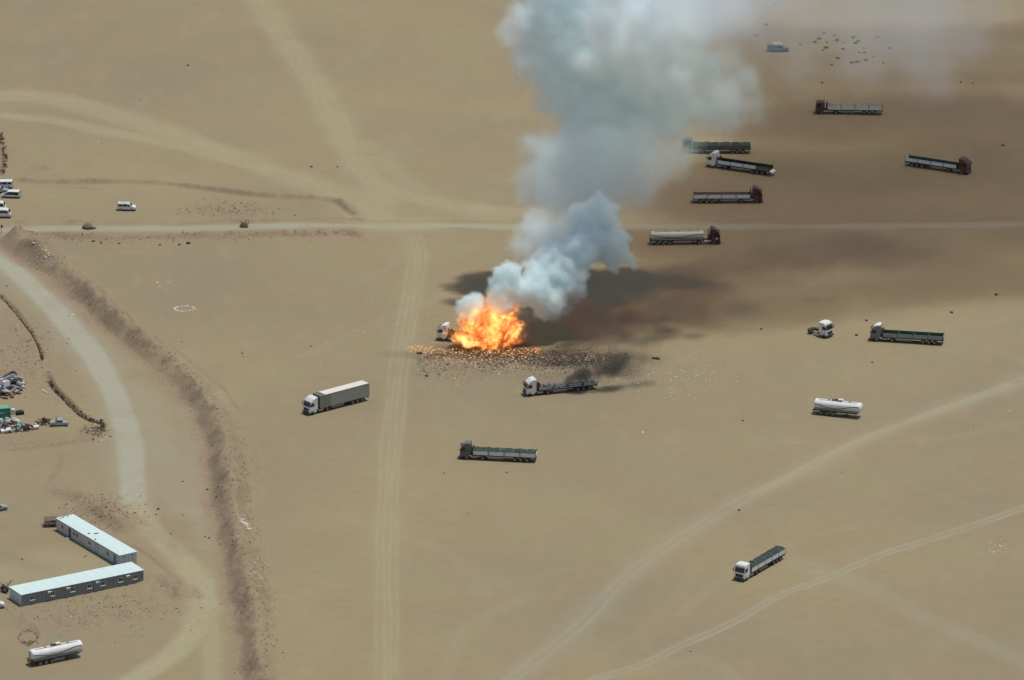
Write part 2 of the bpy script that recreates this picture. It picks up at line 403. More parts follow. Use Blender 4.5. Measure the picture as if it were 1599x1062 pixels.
# scorched ground
patch(800, 553, 135, 9, CHAR, .9, seed=50, soft=.6); patch(895, 562, 95, 13, CHAR, 1.0, seed=51, soft=.6); patch(760, 545, 70, 12, CHAR, .9, seed=53, soft=.5)
patch(955, 575, 45, 13, CHAR, .8, seed=52, soft=.7); patch(880, 590, 60, 8, CHAR, .25, seed=54, soft=.8); patch(745, 575, 110, 14, CHAR, .16, seed=55, soft=.8)

Z += np.clip(DUG, 0, 1)*(.20*fbm(GX, GY, 2.0, 301, 2)+.14*fbm(GX*1.0, GY*.8, 4.5, 311, 2))
N = NX*NY
co = np.empty((N, 3), np.float32); co[:, 0] = GX.ravel(); co[:, 1] = GY.ravel(); co[:, 2] = Z.ravel()
# vertex normals from the height field, shared by every piece cut from the sheet so that the seams do not show
gy, gx = np.gradient(Z, YS, XS); nrm = np.stack([-gx, -gy, np.ones_like(Z)], -1).reshape(-1, 3); nrm /= np.linalg.norm(nrm, axis=1)[:, None]
ii = np.arange(N).reshape(NY, NX)
quads = np.stack([ii[:-1, :-1], ii[:-1, 1:], ii[1:, 1:], ii[1:, :-1]], -1).reshape(-1, 4)
attr = np.stack([PALE, TRK, DUG, CHAR], -1).reshape(-1, 4).astype(np.float32)

def H(x, y):
    i = np.clip(np.searchsorted(XS, x)-1, 0, NX-2); j = np.clip(np.searchsorted(YS, y)-1, 0, NY-2)
    u = (x-XS[i])/(XS[i+1]-XS[i]); v = (y-YS[j])/(YS[j+1]-YS[j])
    return float((Z[j, i]*(1-u)+Z[j, i+1]*u)*(1-v)+(Z[j+1, i]*(1-u)+Z[j+1, i+1]*u)*v)
def on(px, py):
    g = G(px, py); g.z = H(g.x, g.y); return g

# ground material: sand, compacted pale road, yellow track dust, dug brown soil, soot
gm, nt, b = newmat('desert_ground'); N_ = nt.nodes; Lk = nt.links
def nd(t, **k):
    n = N_.new(t)
    for a, v in k.items(): setattr(n, a, v)
    return n
geo = nd('ShaderNodeNewGeometry')
def noise(scale, detail=4, rough=.55, vec=None, stretch=None):
    n = nd('ShaderNodeTexNoise'); n.inputs['Scale'].default_value = scale; n.inputs['Detail'].default_value = detail; n.inputs['Roughness'].default_value = rough
    src = geo.outputs['Position']
    if stretch:
        mp = nd('ShaderNodeMapping'); mp.inputs['Scale'].default_value = stretch; Lk.new(src, mp.inputs['Vector']); src = mp.outputs[0]
    Lk.new(src, n.inputs['Vector']); return n.outputs['Fac']
def rng_(f, a, b_, c=0, d=1):
    r = nd('ShaderNodeMapRange'); Lk.new(f, r.inputs[0])
    for i, v in enumerate((a, b_, c, d)): r.inputs[i+1].default_value = v
    return r.outputs[0]
def mix(f, A, B, mode='MIX'):
    m = nd('ShaderNodeMix', data_type='RGBA', blend_type=mode)
    if isinstance(f, float): m.inputs[0].default_value = f
    else: Lk.new(f, m.inputs[0])
    for k, v in ((6, A), (7, B)):
        if isinstance(v, tuple): m.inputs[k].default_value = (*v, 1)
        else: Lk.new(v, m.inputs[k])
    return m.outputs[2]
at = nd('ShaderNodeAttribute', attribute_name='surface'); sep = nd('ShaderNodeSeparateColor'); Lk.new(at.outputs['Color'], sep.inputs[0])
c = mix(rng_(noise(.012, 3), .35, .65), SAND_A, SAND_B)
c = mix(rng_(noise(.05, 5), .4, .68, 0, .8), c, SAND_C)
c = mix(rng_(noise(.5, 5, .65, stretch=(.5, 1, 1)), .45, .75, 0, .40), c, (.25, .195, .125))
c = mix(rng_(noise(3.2, 4, .7), .35, .7, 0, .34), c, (.235, .185, .12))
c = mix(rng_(noise(.16, 5, .6, stretch=(1, .35, 1)), .55, .72, 0, .25), c, (.34, .30, .205))
c = mix(sep.outputs[0], c, mix(rng_(noise(1.3, 5), .3, .7), (.385, .37, .285), (.34, .32, .235)))
c = mix(sep.outputs[1], c, mix(rng_(noise(1.0, 5), .3, .7), (.38, .345, .215), (.33, .29, .175)))
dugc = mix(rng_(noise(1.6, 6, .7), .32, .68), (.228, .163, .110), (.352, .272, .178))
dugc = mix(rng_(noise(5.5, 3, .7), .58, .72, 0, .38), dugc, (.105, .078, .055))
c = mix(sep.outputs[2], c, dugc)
ca = nd('ShaderNodeMath', operation='MULTIPLY'); at2 = nd('ShaderNodeAttribute', attribute_name='soot'); Lk.new(at2.outputs['Fac'], ca.inputs[0]); Lk.new(rng_(noise(2.2, 6, .75), .30, .58, .45, 1), ca.inputs[1])
c = mix(ca.outputs[0], c, (.035, .028, .024))
Lk.new(c, b.inputs['Base Color']); b.inputs['Roughness'].default_value = .95; b.inputs['Specular IOR Level'].default_value = .12
bp = nd('ShaderNodeBump'); bp.inputs['Strength'].default_value = .55; bp.inputs['Distance'].default_value = .12
Lk.new(noise(1.8, 7, .75), bp.inputs['Height']); Lk.new(bp.outputs[0], b.inputs['Normal'])

# split the sheet: each road and track is its own piece of the same surface
def mask_of(pts, width):
    r = dist_line(pts, width+2); out = np.zeros_like(GX, bool)
    if r: out[r[0]] = r[1] < width/2*(1+.3*fbm(GX[r[0]], GY[r[0]], 14, 61, 3))
    return out
owner = np.zeros(GX.shape, int)
pieces = [('ground', None, None), ('dirt_road', ROAD_MAIN, 7), ('dirt_road', ROAD_CROSS, 3.4), ('dirt_road', ROAD_LOOP, 5.5), ('dirt_track', TRACK_W, 7),
          ('dirt_track', TRACK_N, 6), ('dirt_track', TRACK_V, 5), ('dirt_track', TRACK_D, 5), ('dirt_track', TRACK_E, 3),
          ('soil_bank', [(5,372),(40,395),(92,428),(140,470),(185,513),(228,548),(268,580),(306,622),(332,668),(345,720),(351,780),(360,830),(370,880),(384,940),(392,1000),(402,1090)], 8.5),
          ('soil_bank', [(20,281),(60,285),(130,286),(200,285),(260,288),(300,293),(350,300),(400,306),(450,309),(500,311),(530,317),(550,331),(567,341)], 3)]
for k, (nm, pts, wd) in enumerate(pieces):
    if k: owner[mask_of(pts, wd) & ((owner == 0) | (k < 4))] = k
fo = owner[:-1, :-1].ravel()
for k, (nm, pts, wd) in enumerate(pieces):
    q = quads[fo == k]
    if not len(q): continue
    used, inv = np.unique(q, return_inverse=True); q = inv.reshape(-1, 4)
    me = bpy.data.meshes.new(nm); me.vertices.add(len(used)); me.vertices.foreach_set('co', co[used].ravel())
    me.loops.add(q.size); me.loops.foreach_set('vertex_index', q.ravel().astype(np.int32))
    me.polygons.add(len(q)); me.polygons.foreach_set('loop_start', (np.arange(len(q))*4).astype(np.int32))
    me.update(calc_edges=True)
    me.polygons.foreach_set('use_smooth', np.ones(len(q), bool))
    a = me.attributes.new('surface', 'FLOAT_COLOR', 'POINT'); a.data.foreach_set('color', np.clip(attr[used], 0, 1).ravel())
    a = me.attributes.new('soot', 'FLOAT', 'POINT'); a.data.foreach_set('value', np.clip(attr[used, 3], 0, 1))
    me.normals_split_custom_set_from_vertices(nrm[used].tolist())
    me.materials.append(gm)
    o = link(nm, me); o['kind'] = 'structure'

# ================================================================== VEHICLES
_cache = {}
def shared(key, fn):
    if key not in _cache: _cache[key] = fn()
    return _cache[key]
def tyre_me(r, w_):
    def f():
        m = MB(); n = 16
        prof = [(r*.55, -w_/2), (r*.93, -w_/2), (r, -w_*.32), (r, w_*.32), (r*.93, w_/2), (r*.55, w_/2)]
        vs = [(p*math.cos(2*math.pi*i/n), y, p*math.sin(2*math.pi*i/n)) for p, y in prof for i in range(n)]
        fs = [(k*n+i, k*n+(i+1) % n, (k+1)*n+(i+1) % n, (k+1)*n+i) for k in range(5) for i in range(n)]
        m.add(vs, fs); return m.mesh('wheel', M['tyre'], True)
    return shared(('t', r, w_), f)
def rim_me(r, w_):
    def f():
        m = MB(); m.cyl((0, 0, 0), r*.56, w_*.8, 'y', 14); m.cyl((0, 0, 0), r*.2, w_*.98, 'y', 8)
        return m.mesh('rim', M['rim'])
    return shared(('r', r, w_), f)
def wheel(parent, x, y, r=.5, w_=.32, rim=True):
    o = link('wheel', tyre_me(r, w_), parent, (x, y, r))
    if rim: link('rim', rim_me(r, w_), o)
    return o

CABS = {
 'high': [(0,.5),(.04,.95),(.02,1.5),(-.06,1.95),(-.36,2.98),(-.62,3.22),(-1.1,3.62),(-1.75,3.82),(-2.25,3.78),(-2.3,1.05),(-1.95,.95),(-1.9,.5)],
 'flat': [(0,.5),(.04,.95),(.02,1.5),(-.05,1.95),(-.30,2.98),(-.42,3.25),(-.60,3.42),(-1.3,3.5),(-2.25,3.48),(-2.3,1.05),(-1.95,.95),(-1.9,.5)],
 'low':  [(0,.5),(.04,.95),(.02,1.5),(-.05,1.9),(-.30,2.80),(-.45,2.95),(-1.3,3.02),(-2.15,3.0),(-2.2,1.05),(-1.95,.95),(-1.9,.5)],
}
def tractor(root, x0, paint, cab='high', L=6.0, deflector=False, roofpaint=None, frontdark=False):
    """cab and chassis, front bumper at x0, pointing +x"""
    body = M[paint]; pf = CABS[cab]
    T = lambda a: (x0+a[0], a[1], a[2])
    cb = link('cab', shared(('cab', cab, paint), lambda: MB().prism(pf, -1.24, 1.24, .14, .95).mesh('cab', body)), root, (x0, 0, 0))
    rp = M[roofpaint or paint]
    def roofm():
        m = MB(); i = 5
        top = [p for p in pf if p[1] > 3.0 or (cab == 'low' and p[1] > 2.9)]
        for (a, b_) in zip(top[:-1], top[1:]):
            m.quad((a[0], -1.05, a[1]+.02), (a[0], 1.05, a[1]+.02), (b_[0], 1.05, b_[1]+.02), (b_[0], -1.05, b_[1]+.02), .02)
        return m.mesh('cab_roof', rp)
    link('cab_roof', shared(('roof', cab, roofpaint or paint), roofm), cb)
    wz = 2.9 if cab != 'low' else 2.74
    xg = -.33 if cab == 'high' else -.28
    def gl():
        m = MB(); m.quad((.0, -1.12, 1.93), (.0, 1.12, 1.93), (xg+.03, 1.04, wz), (xg+.03, -1.04, wz), .02); return m.mesh('windshield', M['glass'])
    link('windshield', shared(('ws', cab), gl), cb)
    for s in (-1, 1):
        def sw(s=s):
            m = MB(); m.quad((-.22, s*1.245, 1.92), (-1.25, s*1.245, 1.92), (-1.25, s*1.235, 2.72), (-.48, s*1.235, 2.72), .012); return m.mesh('side_window', M['glass'])
        link('side_window', shared(('sw', s), sw), cb)
        def dr(s=s):
            m = MB(); m.quad((-.16, s*1.25, .95), (-1.3, s*1.25, .95), (-1.3, s*1.25, 1.9), (-.2, s*1.25, 1.9), .015)
            return m.mesh('door', body)
        link('door', shared(('dr', s, paint), dr), cb)
        def mi(s=s):
            m = MB(); m.bbox((-.05, s*1.47, 2.35), (.14, .2, .62), .03); m.bar((-.15, s*1.2, 2.7), (-.05, s*1.47, 2.62), .05); m.bar((-.15, s*1.2, 2.05), (-.05, s*1.47, 2.1), .05)
            return m.mesh('mirror', M['dark'])
        link('mirror', shared(('mi', s), mi), cb)
        link('headlight', shared('hl', lambda: MB().bbox((0, 0, 0), (.06, .42, .2), .01).mesh('headlight', M['lamp'])), cb, (.06, s*.92, .78))
        def st(s=s):
            m = MB()
            for k in range(3): m.box((-.75+.0*k, s*(1.2+.02*k), .42+.2*k), (.55, .22, .05))
            m.box((-.46, s*1.2, .62), (.04, .2, .5)); m.box((-1.03, s*1.2, .62), (.04, .2, .5)); return m.mesh('step', M['dark'])
        link('step', shared(('st', s), st), root, (x0, 0, 0))
        link('fuel_tank', shared('ft', lambda: MB().cyl((0, 0, 0), .34, 1.3, 'x', 14).mesh('fuel_tank', M['steel'], False)), root, (x0-3.15, s*.9, .72))
    def gr():
        m = MB()
        m.box((.05, 0, 1.22), (.04, 1.7, .62))
        for k in range(4): m.box((.08, 0, 1.0+.15*k), (.03, 1.66, .04))
        return m.mesh('grille', M['dark'])
    link('grille', shared('gr', gr), cb)
    link('bumper', shared(('bm', frontdark, paint), lambda: MB().bbox((.06, 0, .55), (.24, 2.44, .5), .05).mesh('bumper', M['dark'] if frontdark else (M['dark'] if paint != 'white' else M['chassis']))), root, (x0, 0, 0))
    link('sun_visor', shared('sv', lambda: MB().quad((.12, -1.1, 2.93), (.12, 1.1, 2.93), (-.28, 1.1, 3.02), (-.28, -1.1, 3.02), .015).mesh('sun_visor', M['dark'])), cb, (-.05, 0, .02 if cab != 'low' else -.15))
    def ch():
        m = MB()
        for s in (-.42, .42): m.box((-.4-(L-.6)/2, s, .92), (L-.6, .1, .26))
        for k in range(5): m.box((-1.0-k*(L-1.4)/4, 0, .9), (.12, .8, .16))
        m.box((-1.4, 0, .5), (.14, 2.0, .14)); m.box((-L+1.1, 0, .5), (.2, 1.9, .2))
        m.box((-2.55, 0, 1.5), (.25, 1.6, 1.3)); m.cyl((-2.6, .95, 2.1), .09, 2.2, 'z', 8)
        return m.mesh('chassis_frame', M['chassis'])
    link('chassis_frame', shared(('ch', L), ch), root, (x0, 0, 0))
    link('fifth_wheel', shared('fw', lambda: MB().bbox((0, 0, 0), (.9, .9, .1), .03).cyl((0, 0, .07), .35, .06).mesh('fifth_wheel', M['chassis'])), root, (x0-L+1.25, 0, 1.12))
    for s in (-1, 1):
        wheel(root, x0-1.4, s*1.05); wheel(root, x0-L+1.1, s*.95, .5, .6)
        def mg():
            m = MB(); pts = [(.62*math.cos(a), .62*math.sin(a)) for a in [math.pi*(.08+.84*k/8) for k in range(9)]]
            for a, b_ in zip(pts[:-1], pts[1:]): m.quad((a[0], -.32, a[1]), (a[0], .32, a[1]), (b_[0], .32, b_[1]), (b_[0], -.32, b_[1]), .012)
            return m.mesh('mudguard', M['dark'])
        link('mudguard', shared('mg', mg), root, (x0-L+1.1, s*.95, .5))
        link('tail_lamp', shared('tl', lambda: MB().box((0, 0, 0), (.05, .35, .12)).mesh('tail_lamp', M['redlamp'])), root, (x0-L+.28, s*.8, .95))

def trailer_chassis(root, xf_, xr, deckz=1.2, axles=3, floor='floor', dark='chassis', legs=True):
    Lr = xf_-xr
    def fr():
        m = MB()
        for s in (-.5, .5): m.box((-Lr/2, s, deckz-.3), (Lr, .12, .34)); 
        for s in (-1.22, 1.22): m.box((-Lr/2, s, deckz-.13), (Lr, .07, .2))
        for k in range(int(Lr/1.3)): m.box((-.6-k*1.3, 0, deckz-.2), (.1, 2.4, .12))
        m.box((-Lr+.1, 0, .62), (.1, 2.3, .14))
        for s in (-.9, .9): m.box((-Lr+.15, s, .85), (.08, .08, .5))
        for k in range(axles): m.box((-Lr+1.9+1.31*k, 0, .5), (.14, 1.9, .14))
        return m.mesh('trailer_frame', M[dark])
    link('trailer_frame', shared(('tf', Lr, deckz, axles, dark), fr), root, (xf_, 0, 0))
    for k in range(axles):
        for s in (-1, 1): wheel(root, xr+1.9+1.31*k, s*1.05, .5, .38)
    if legs:
        for s in (-1, 1):
            link('landing_leg', shared(('ll', deckz), lambda: MB().box((0, 0, (deckz-.3)/2+.1), (.14, .14, deckz-.3)).bbox((0, 0, .06), (.3, .3, .08), .02).mesh('landing_leg', M['chassis'])), root, (xf_-2.6, s*.75, 0))
    for s in (-1, 1):
        def sg():
            m = MB()
            for z in (.55, .8): m.box((0, 0, z), (3.2, .05, .13))
            for x in (-1.3, 0, 1.3): m.box((x, 0, .85), (.08, .05, .6))
            return m.mesh('side_guard', M['steel'])
        link('side_guard', shared('sg', sg), root, (xf_-5.0, s*1.15, 0))
    for s in (-1, 1): link('mud_flap', shared('mf', lambda: MB().box((0, 0, .62), (.03, .4, .5)).mesh('mud_flap', M['tyre'])), root, (xr+1.9-.75, s*1.0, 0))
    link('toolbox', shared('tb', lambda: MB().bbox((0, 0, 0), (.9, .45, .45), .03).mesh('toolbox', M['dark'])), root, (xf_-7.6, -.95, .72))

def flatbed(root, xf_, xr, board='board', inner='green', nb=4, bh=.75, headh=1.5, tarp=None, post='chassis', floor='floor', tail=True, open_tail=False, deckz=1.2, farboard=None, missing=()):
    trailer_chassis(root, xf_, xr, deckz)
    Lr = xf_-xr
    link('deck', shared(('dk', Lr, floor, deckz), lambda: MB().bbox((-Lr/2, 0, 0), (Lr, 2.48, .1), .02).mesh('deck', M[floor])), root, (xf_, 0, deckz))
    seg = Lr/nb
    for s in (-1, 1):
        for k in range(nb):
            if (s, k) in missing: continue
            bm_ = board if s < 0 or not farboard else farboard
            def sb():
                m = MB()
                for j in range(3): m.box((0, 0, bh*(j+.5)/3+.02), (seg-.16, .04, bh/3-.02))
                m.box((0, .0, bh/2+.02), (seg-.2, .026, bh)); return m.mesh('side_board', M[bm_])
            o = link('side_board', shared(('sb', round(seg, 2), bh, bm_), sb), root, (xf_-seg*(k+.5), s*1.23, deckz+.05))
            def ib():
                return MB().box((0, 0, bh/2+.03), (seg-.18, .012, bh-.02)).mesh('inner_lining', M[inner])
            link('inner_lining', shared(('ib', round(seg, 2), bh, inner), ib), o, (0, -s*.028, 0))
        for k in range(nb+1):
            ph = bh+.12 if 0 < k < nb else bh+.35
            link('post', shared(('po', round(ph, 2), post), lambda: MB().box((0, 0, ph/2), (.1, .1, ph)).mesh('post', M[post])), root, (xf_-seg*k+(-.05 if k == 0 else .05 if k == nb else 0), s*1.23, deckz+.05))
    def hb():
        m = MB(); m.box((0, 0, headh/2), (.06, 2.44, headh))
        for y in (-1.1, -.4, .4, 1.1): m.box((.05, y, headh/2), (.05, .08, headh))
        m.box((0, 0, headh), (.1, 2.5, .08)); return m.mesh('headboard', M[post])
    link('headboard', shared(('hb', headh, post), hb), root, (xf_+.03, 0, deckz+.05))
    if tail:
        tb_ = lambda: MB().box((0, 0, bh/2), (.05, 2.36, bh)).box((-.03, 0, bh*.8), (.03, 2.3, .05)).mesh('tail_board', M[board])
        if open_tail: link('tail_board', shared(('tb', bh, board), tb_), root, (xr-.05, 0, deckz), (0, R(-115), 0))
        else: link('tail_board', shared(('tb', bh, board), tb_), root, (xr, 0, deckz+.06))
    if tarp:
        def tp():
            m = MB(); n = 40; nw = 9; base = len(m.v); vs = []; fs = []
            rg = np.random.default_rng(int(abs(Lr)*100)+nb)
            bows = rg.random(n+1)
            for i in range(n+1):
                x = -.1-(Lr-.2)*i/n
                for j in range(nw+1):
                    t = -1+2*j/nw; y = 1.22*t
                    z = bh+.1+.42*(1-abs(t)**2.2)*(.75+.25*math.sin(i*.9)+.2*bows[i]) + (.08 if i % 10 == 0 else 0)
                    if abs(t) > .99: z = bh-.02-.1*bows[i]; y = 1.27*t
                    vs.append((x, y, z))
            for i in range(n):
                for j in range(nw): fs.append((i*(nw+1)+j, i*(nw+1)+j+1, (i+1)*(nw+1)+j+1, (i+1)*(nw+1)+j))
            m.add(vs, fs)
            # end flaps so the cover is closed
            m.quad((-.1, -1.22, bh-.1), (-.1, 1.22, bh-.1), (-.1, .8, bh+.42), (-.1, -.8, bh+.42)); m.quad((-Lr+.1, -1.22, bh-.1), (-Lr+.1, 1.22, bh-.1), (-Lr+.1, .8, bh+.42), (-Lr+.1, -.8, bh+.42))
            return m.mesh('tarpaulin', M[tarp], True)
        link('tarpaulin', tp(), root, (xf_, 0, deckz+.05))
        for k in range(3, 14, 3):
            def rp():
                m = MB(); pts = [(-1.27, bh-.1), (-.95, bh+.35), (0, bh+.62), (.95, bh+.35), (1.27, bh-.1)]
                for a, b_ in zip(pts[:-1], pts[1:]): m.bar((0, a[0], a[1]), (0, b_[0], b_[1]), .05)
                return m.mesh('rope', M['boardgrey'])
            link('rope', shared(('rp', bh), rp), root, (xf_-k*Lr/14, 0, deckz+.05))

def place(Fp, Rp, L=None, near=True):
    """ground line of the side nearest the camera, front and rear in photo pixels -> centre, heading, length"""
    a = G(*Fp); b_ = G(*Rp); d = (a-b_).to_2d(); Lm = d.length; d.normalize()
    p = Vector((-d.y, d.x)); p = p if p.y > 0 else -p
    mid = (a+b_).to_2d()/2+p*1.25
    return Vector((mid.x, mid.y, H(mid.x, mid.y))), math.atan2(d.y, d.x), (L or Lm)
def truck_root(name, label, Fp, Rp, L=16.4, cat='truck', group=None):
    c, a, L = place(Fp, Rp, L)
    return thing(name, label, cat, c, a, group)

GT = 'long flatbed trucks parked across the open desert'
LT = 16.4; X0 = LT/2; TF = X0-2.75; XR = -LT/2
# 1 curtain-sided truck
r_ = truck_root('curtain_truck', 'white cab truck with grey curtain-sided box trailer and cream roof, beside the rutted track', (484,650), (576.5,625.5))
tractor(r_, X0, 'white', 'high')
trailer_chassis(r_, TF, XR)
L_ = TF-XR
link('box_floor', MB().bbox((TF-L_/2, 0, 1.22), (L_, 2.5, .14), .02).mesh('box_floor', M['chassis']), r_)
m = MB(); m.bbox((TF-1.55-(L_-1.55)/2, 0, 3.98), (L_-1.6, 2.42, .06), .02); m.build('roof_sheet', M['offwhite'], r_)
m = MB(); m.bbox((TF-.8, 0, 3.92), (1.5, 2.4, .05), .02)
for k in range(5): m.bar((TF-.1-.3*k, -1.2, 3.97), (TF-.3-.3*k, 1.2, 3.97+.05*(k % 2)), .05)
m.build('slack_roof_sheet', M['curtaindark'], r_)
for s in (-1, 1):
    def curt(xa, xb, amp, name, mt, ph):
        m = MB(); n = int((xa-xb)/.14); vs = []; fs = []
        for i in range(n+1):
            x = xa+(xb-xa)*i/n; w1 = amp*(math.sin(i*1.7+ph)+.6*math.sin(i*.63))
            for k, z in enumerate((1.12, 1.6, 2.8, 3.93)): vs.append((x, s*(1.265+w1*(1.0, 1.1, .7, .25)[k]), z))
            for k, z in enumerate((1.12, 1.6, 2.8, 3.93)): vs.append((x, s*(1.235+w1*(1.0, 1.1, .7, .25)[k]), z))
        for i in range(n):
            for k in range(3): fs.append((i*8+k, i*8+k+1, i*8+9+k, i*8+8+k)); fs.append((i*8+4+k, i*8+12+k, i*8+13+k, i*8+5+k))
        m.add(vs, fs); m.build(name, M[mt], r_, True)
    curt(TF-.05, TF-3.0, .035, 'side_curtain', 'curtaindark', 0)
    curt(TF-3.0, XR+.08, .008, 'side_curtain', 'curtain', 2)
    link('top_rail', MB().box((TF-L_/2, s*1.25, 3.95), (L_, .07, .1)).mesh('top_rail', M['boardgrey']), r_)
    for k in range(18):
        link('buckle_strap', shared('bs', lambda: MB().box((0, 0, 0), (.07, .03, .42)).mesh('buckle_strap', M['offwhite'])), r_, (TF-.6-k*.72, s*1.30, 1.12))
for x in (TF-.02, XR+.03):
    link('end_wall', MB().bbox((x, 0, 2.6), (.06, 2.44, 2.7), .02).mesh('end_wall', M['boarddark' if x > 0 else 'curtain']), r_)
for s in (-1, 1): link('corner_post', MB().box((XR+.03, s*1.23, 2.6), (.12, .12, 2.75)).mesh('corner_post', M['steel']), r_)
link('torn_opening', MB().box((TF-2.9, -1.30, 3.65), (.16, .03, .5)).mesh('torn_opening', M['dark']), r_)

# 3 burnt-out bed with white cab and bare steel bows
r_ = truck_root('charred_truck', 'white cab truck with charred skeletal trailer trailing black smoke', (822,620.5), (933.5,608.5))
tractor(r_, X0, 'white', 'high')
trailer_chassis(r_, TF, XR, dark='burnt')
link('deck', MB().bbox(((TF+XR)/2, 0, 1.2), (L_, 2.46, .1), .02).mesh('deck', M['charwood']), r_)
link('headboard', MB().box((TF-.3, 0, 1.9), (.07, 2.4, 1.5), 0, R(-14)).box((TF-.1, .9, 1.75), (.07, .5, 1.3), 0, R(-28)).mesh('headboard', M['burnt']), r_)
for s in (-1, 1):
    for k in range(4):
        sg_ = L_/4; x = TF-sg_*(k+.5)
        m = MB(); zt = random.uniform(.5, .72)
        for j in range(3): m.box((random.uniform(-.1, .1), 0, .15+.2*j), (sg_-.35, .03, .1), 0, R(random.uniform(-1.5, 1.5)))
        m.box((0, 0, .04), (sg_-.1, .05, .08)); m.box((0, 0, zt), (sg_-.1, .05, .06), 0, R(random.uniform(-2, 2)))
        for x2 in (-sg_*.3, 0, sg_*.28): m.box((x2, 0, .34), (.06, .04, .62), 0, R(random.uniform(-6, 6)))
        link('burnt_side_frame', m.mesh('burnt_side_frame', M['ash']), r_, (x, s*1.22, 1.25))
    for k in range(5): link('post', MB().box((0, 0, .45), (.1, .1, .95)).mesh('post', M['burnt']), r_, (TF-k*L_/4, s*1.24, 1.22))
for k in range(11):
    x = TF-1.0-k*1.22; m = MB(); z1 = random.uniform(.55, .75); dx = random.uniform(-.25, .25)
    m.bar((dx*.3, -1.2, .62), (dx, -.5, z1+.12), .07); m.bar((dx, -.5, z1+.12), (dx, .5, z1+.14), .07); m.bar((dx, .5, z1+.14), (dx*.3, 1.2, .62), .07)
    link('roof_bow', m.mesh('roof_bow', M['ash']), r_, (x, 0, 1.25))
for k, (y, z) in enumerate(((-.6, .72), (0, .78), (.6, .72))):
    link('length_rail', MB().box((-.8, 0, 0), (L_-3, .06, .05), R(.6*(k-1)), R(.5)).mesh('length_rail', M['ash']), r_, ((TF+XR)/2, y, 1.25+z))
m = MB()
for k in range(70):
    m.box((random.uniform(XR+.3, TF-1), random.uniform(-1.1, 1.1), random.uniform(1.28, 1.5)), (random.uniform(.2, .9), random.uniform(.05, .3), random.uniform(.05, .25)), random.uniform(0, 3), random.uniform(-.3, .3))
o = m.build('burnt_load', M['charwood'], r_); o['kind'] = 'stuff'

# 4 slate cab, green tarpaulin over pale boards
r_ = truck_root('flatbed_truck', 'slate grey cab truck with dark green tarpaulin over pale boards, below the charred truck', (721.5,717.5), (833,723), group=GT)
tractor(r_, X0, 'greycab', 'high', roofpaint='greycab2'); flatbed(r_, TF, XR, 'board', 'green', 4, .8, 1.5, 'tarp')
# 5 white cab, dark tarpaulin, lower right
r_ = truck_root('flatbed_truck', 'white roofed truck with dark tarpaulin and patchy boards, alone near diagonal tyre tracks', (1167,908), (1222,876), group=GT)
LT5 = 16.0
tractor(r_, X0, 'white', 'flat', frontdark=True); flatbed(r_, TF, XR, 'board', 'darktarp', 5, .85, 1.9, 'darktarp')
# 9 grey cab, green lined bed
r_ = truck_root('flatbed_truck', 'grey cab truck with empty green-lined bed, right of the lone tractor unit', (1360,533), (1471,539.5), group=GT)
tractor(r_, X0, 'greycab2', 'high', roofpaint='white'); flatbed(r_, TF, XR, 'boardgrey', 'green', 4, .85, 1.6, floor='green', farboard='boardgrey')
# 11 maroon cab, empty bed
r_ = truck_root('flatbed_truck', 'maroon cab truck with empty pale-sided bed, just north of the cross road', (1190.6,316.6), (1081.6,317), group=GT)
tractor(r_, X0, 'maroon', 'high'); flatbed(r_, TF, XR, 'board', 'floor', 4, .85, 1.5, floor='floor')
# 12 pale cab, green lining, tail open
r_ = truck_root('flatbed_truck', 'pale cab truck with green-lined bed and lowered tailboard, angled at the smoke edge', (1106,261.5), (1198,275), L=15.6, group=GT)
tractor(r_, X0, 'white', 'high'); flatbed(r_, TF, XR, 'board', 'tarp', 4, .85, 1.3, floor='tarp', open_tail=True, missing=((1, 3),))
# 13 dark truck half hidden in smoke
r_ = truck_root('flatbed_truck', 'dark truck with plain dark side boards, its cab hidden in white smoke', (1068,240.5), (1170.4,240.5), group=GT)
tractor(r_, X0, 'greycab', 'flat'); flatbed(r_, TF, XR, 'boarddark', 'boarddark', 4, .8, 1.0, 'darktarp')
# 14 brown cab far right
r_ = truck_root('flatbed_truck', 'rusty brown low-cab truck with pale-topped boards, farthest truck from the fire', (1275.5,179.5), (1376.5,180.8), group=GT)
tractor(r_, X0, 'rustcab', 'low'); flatbed(r_, TF, XR, 'boardgrey', 'offwhite', 4, .85, 1.6, floor='floor', farboard='offwhite')
# 15 red cab right edge
r_ = truck_root('flatbed_truck', 'dark red cab truck with empty pale-boarded bed, nearest the right edge', (1508,273), (1414.6,258.8), group=GT)
tractor(r_, X0, 'redcab', 'high'); flatbed(r_, TF, XR, 'board', 'green', 4, .8, 1.2, floor='green')
# 2 burning truck
r_ = truck_root('burning_truck', 'pale cab truck whose trailer is swallowed by the fireball', (681,531.5), (793,543))
tractor(r_, X0, 'board', 'high'); flatbed(r_, TF, XR, 'burnt', 'charwood', 4, .7, 1.2, post='burnt', floor='charwood')

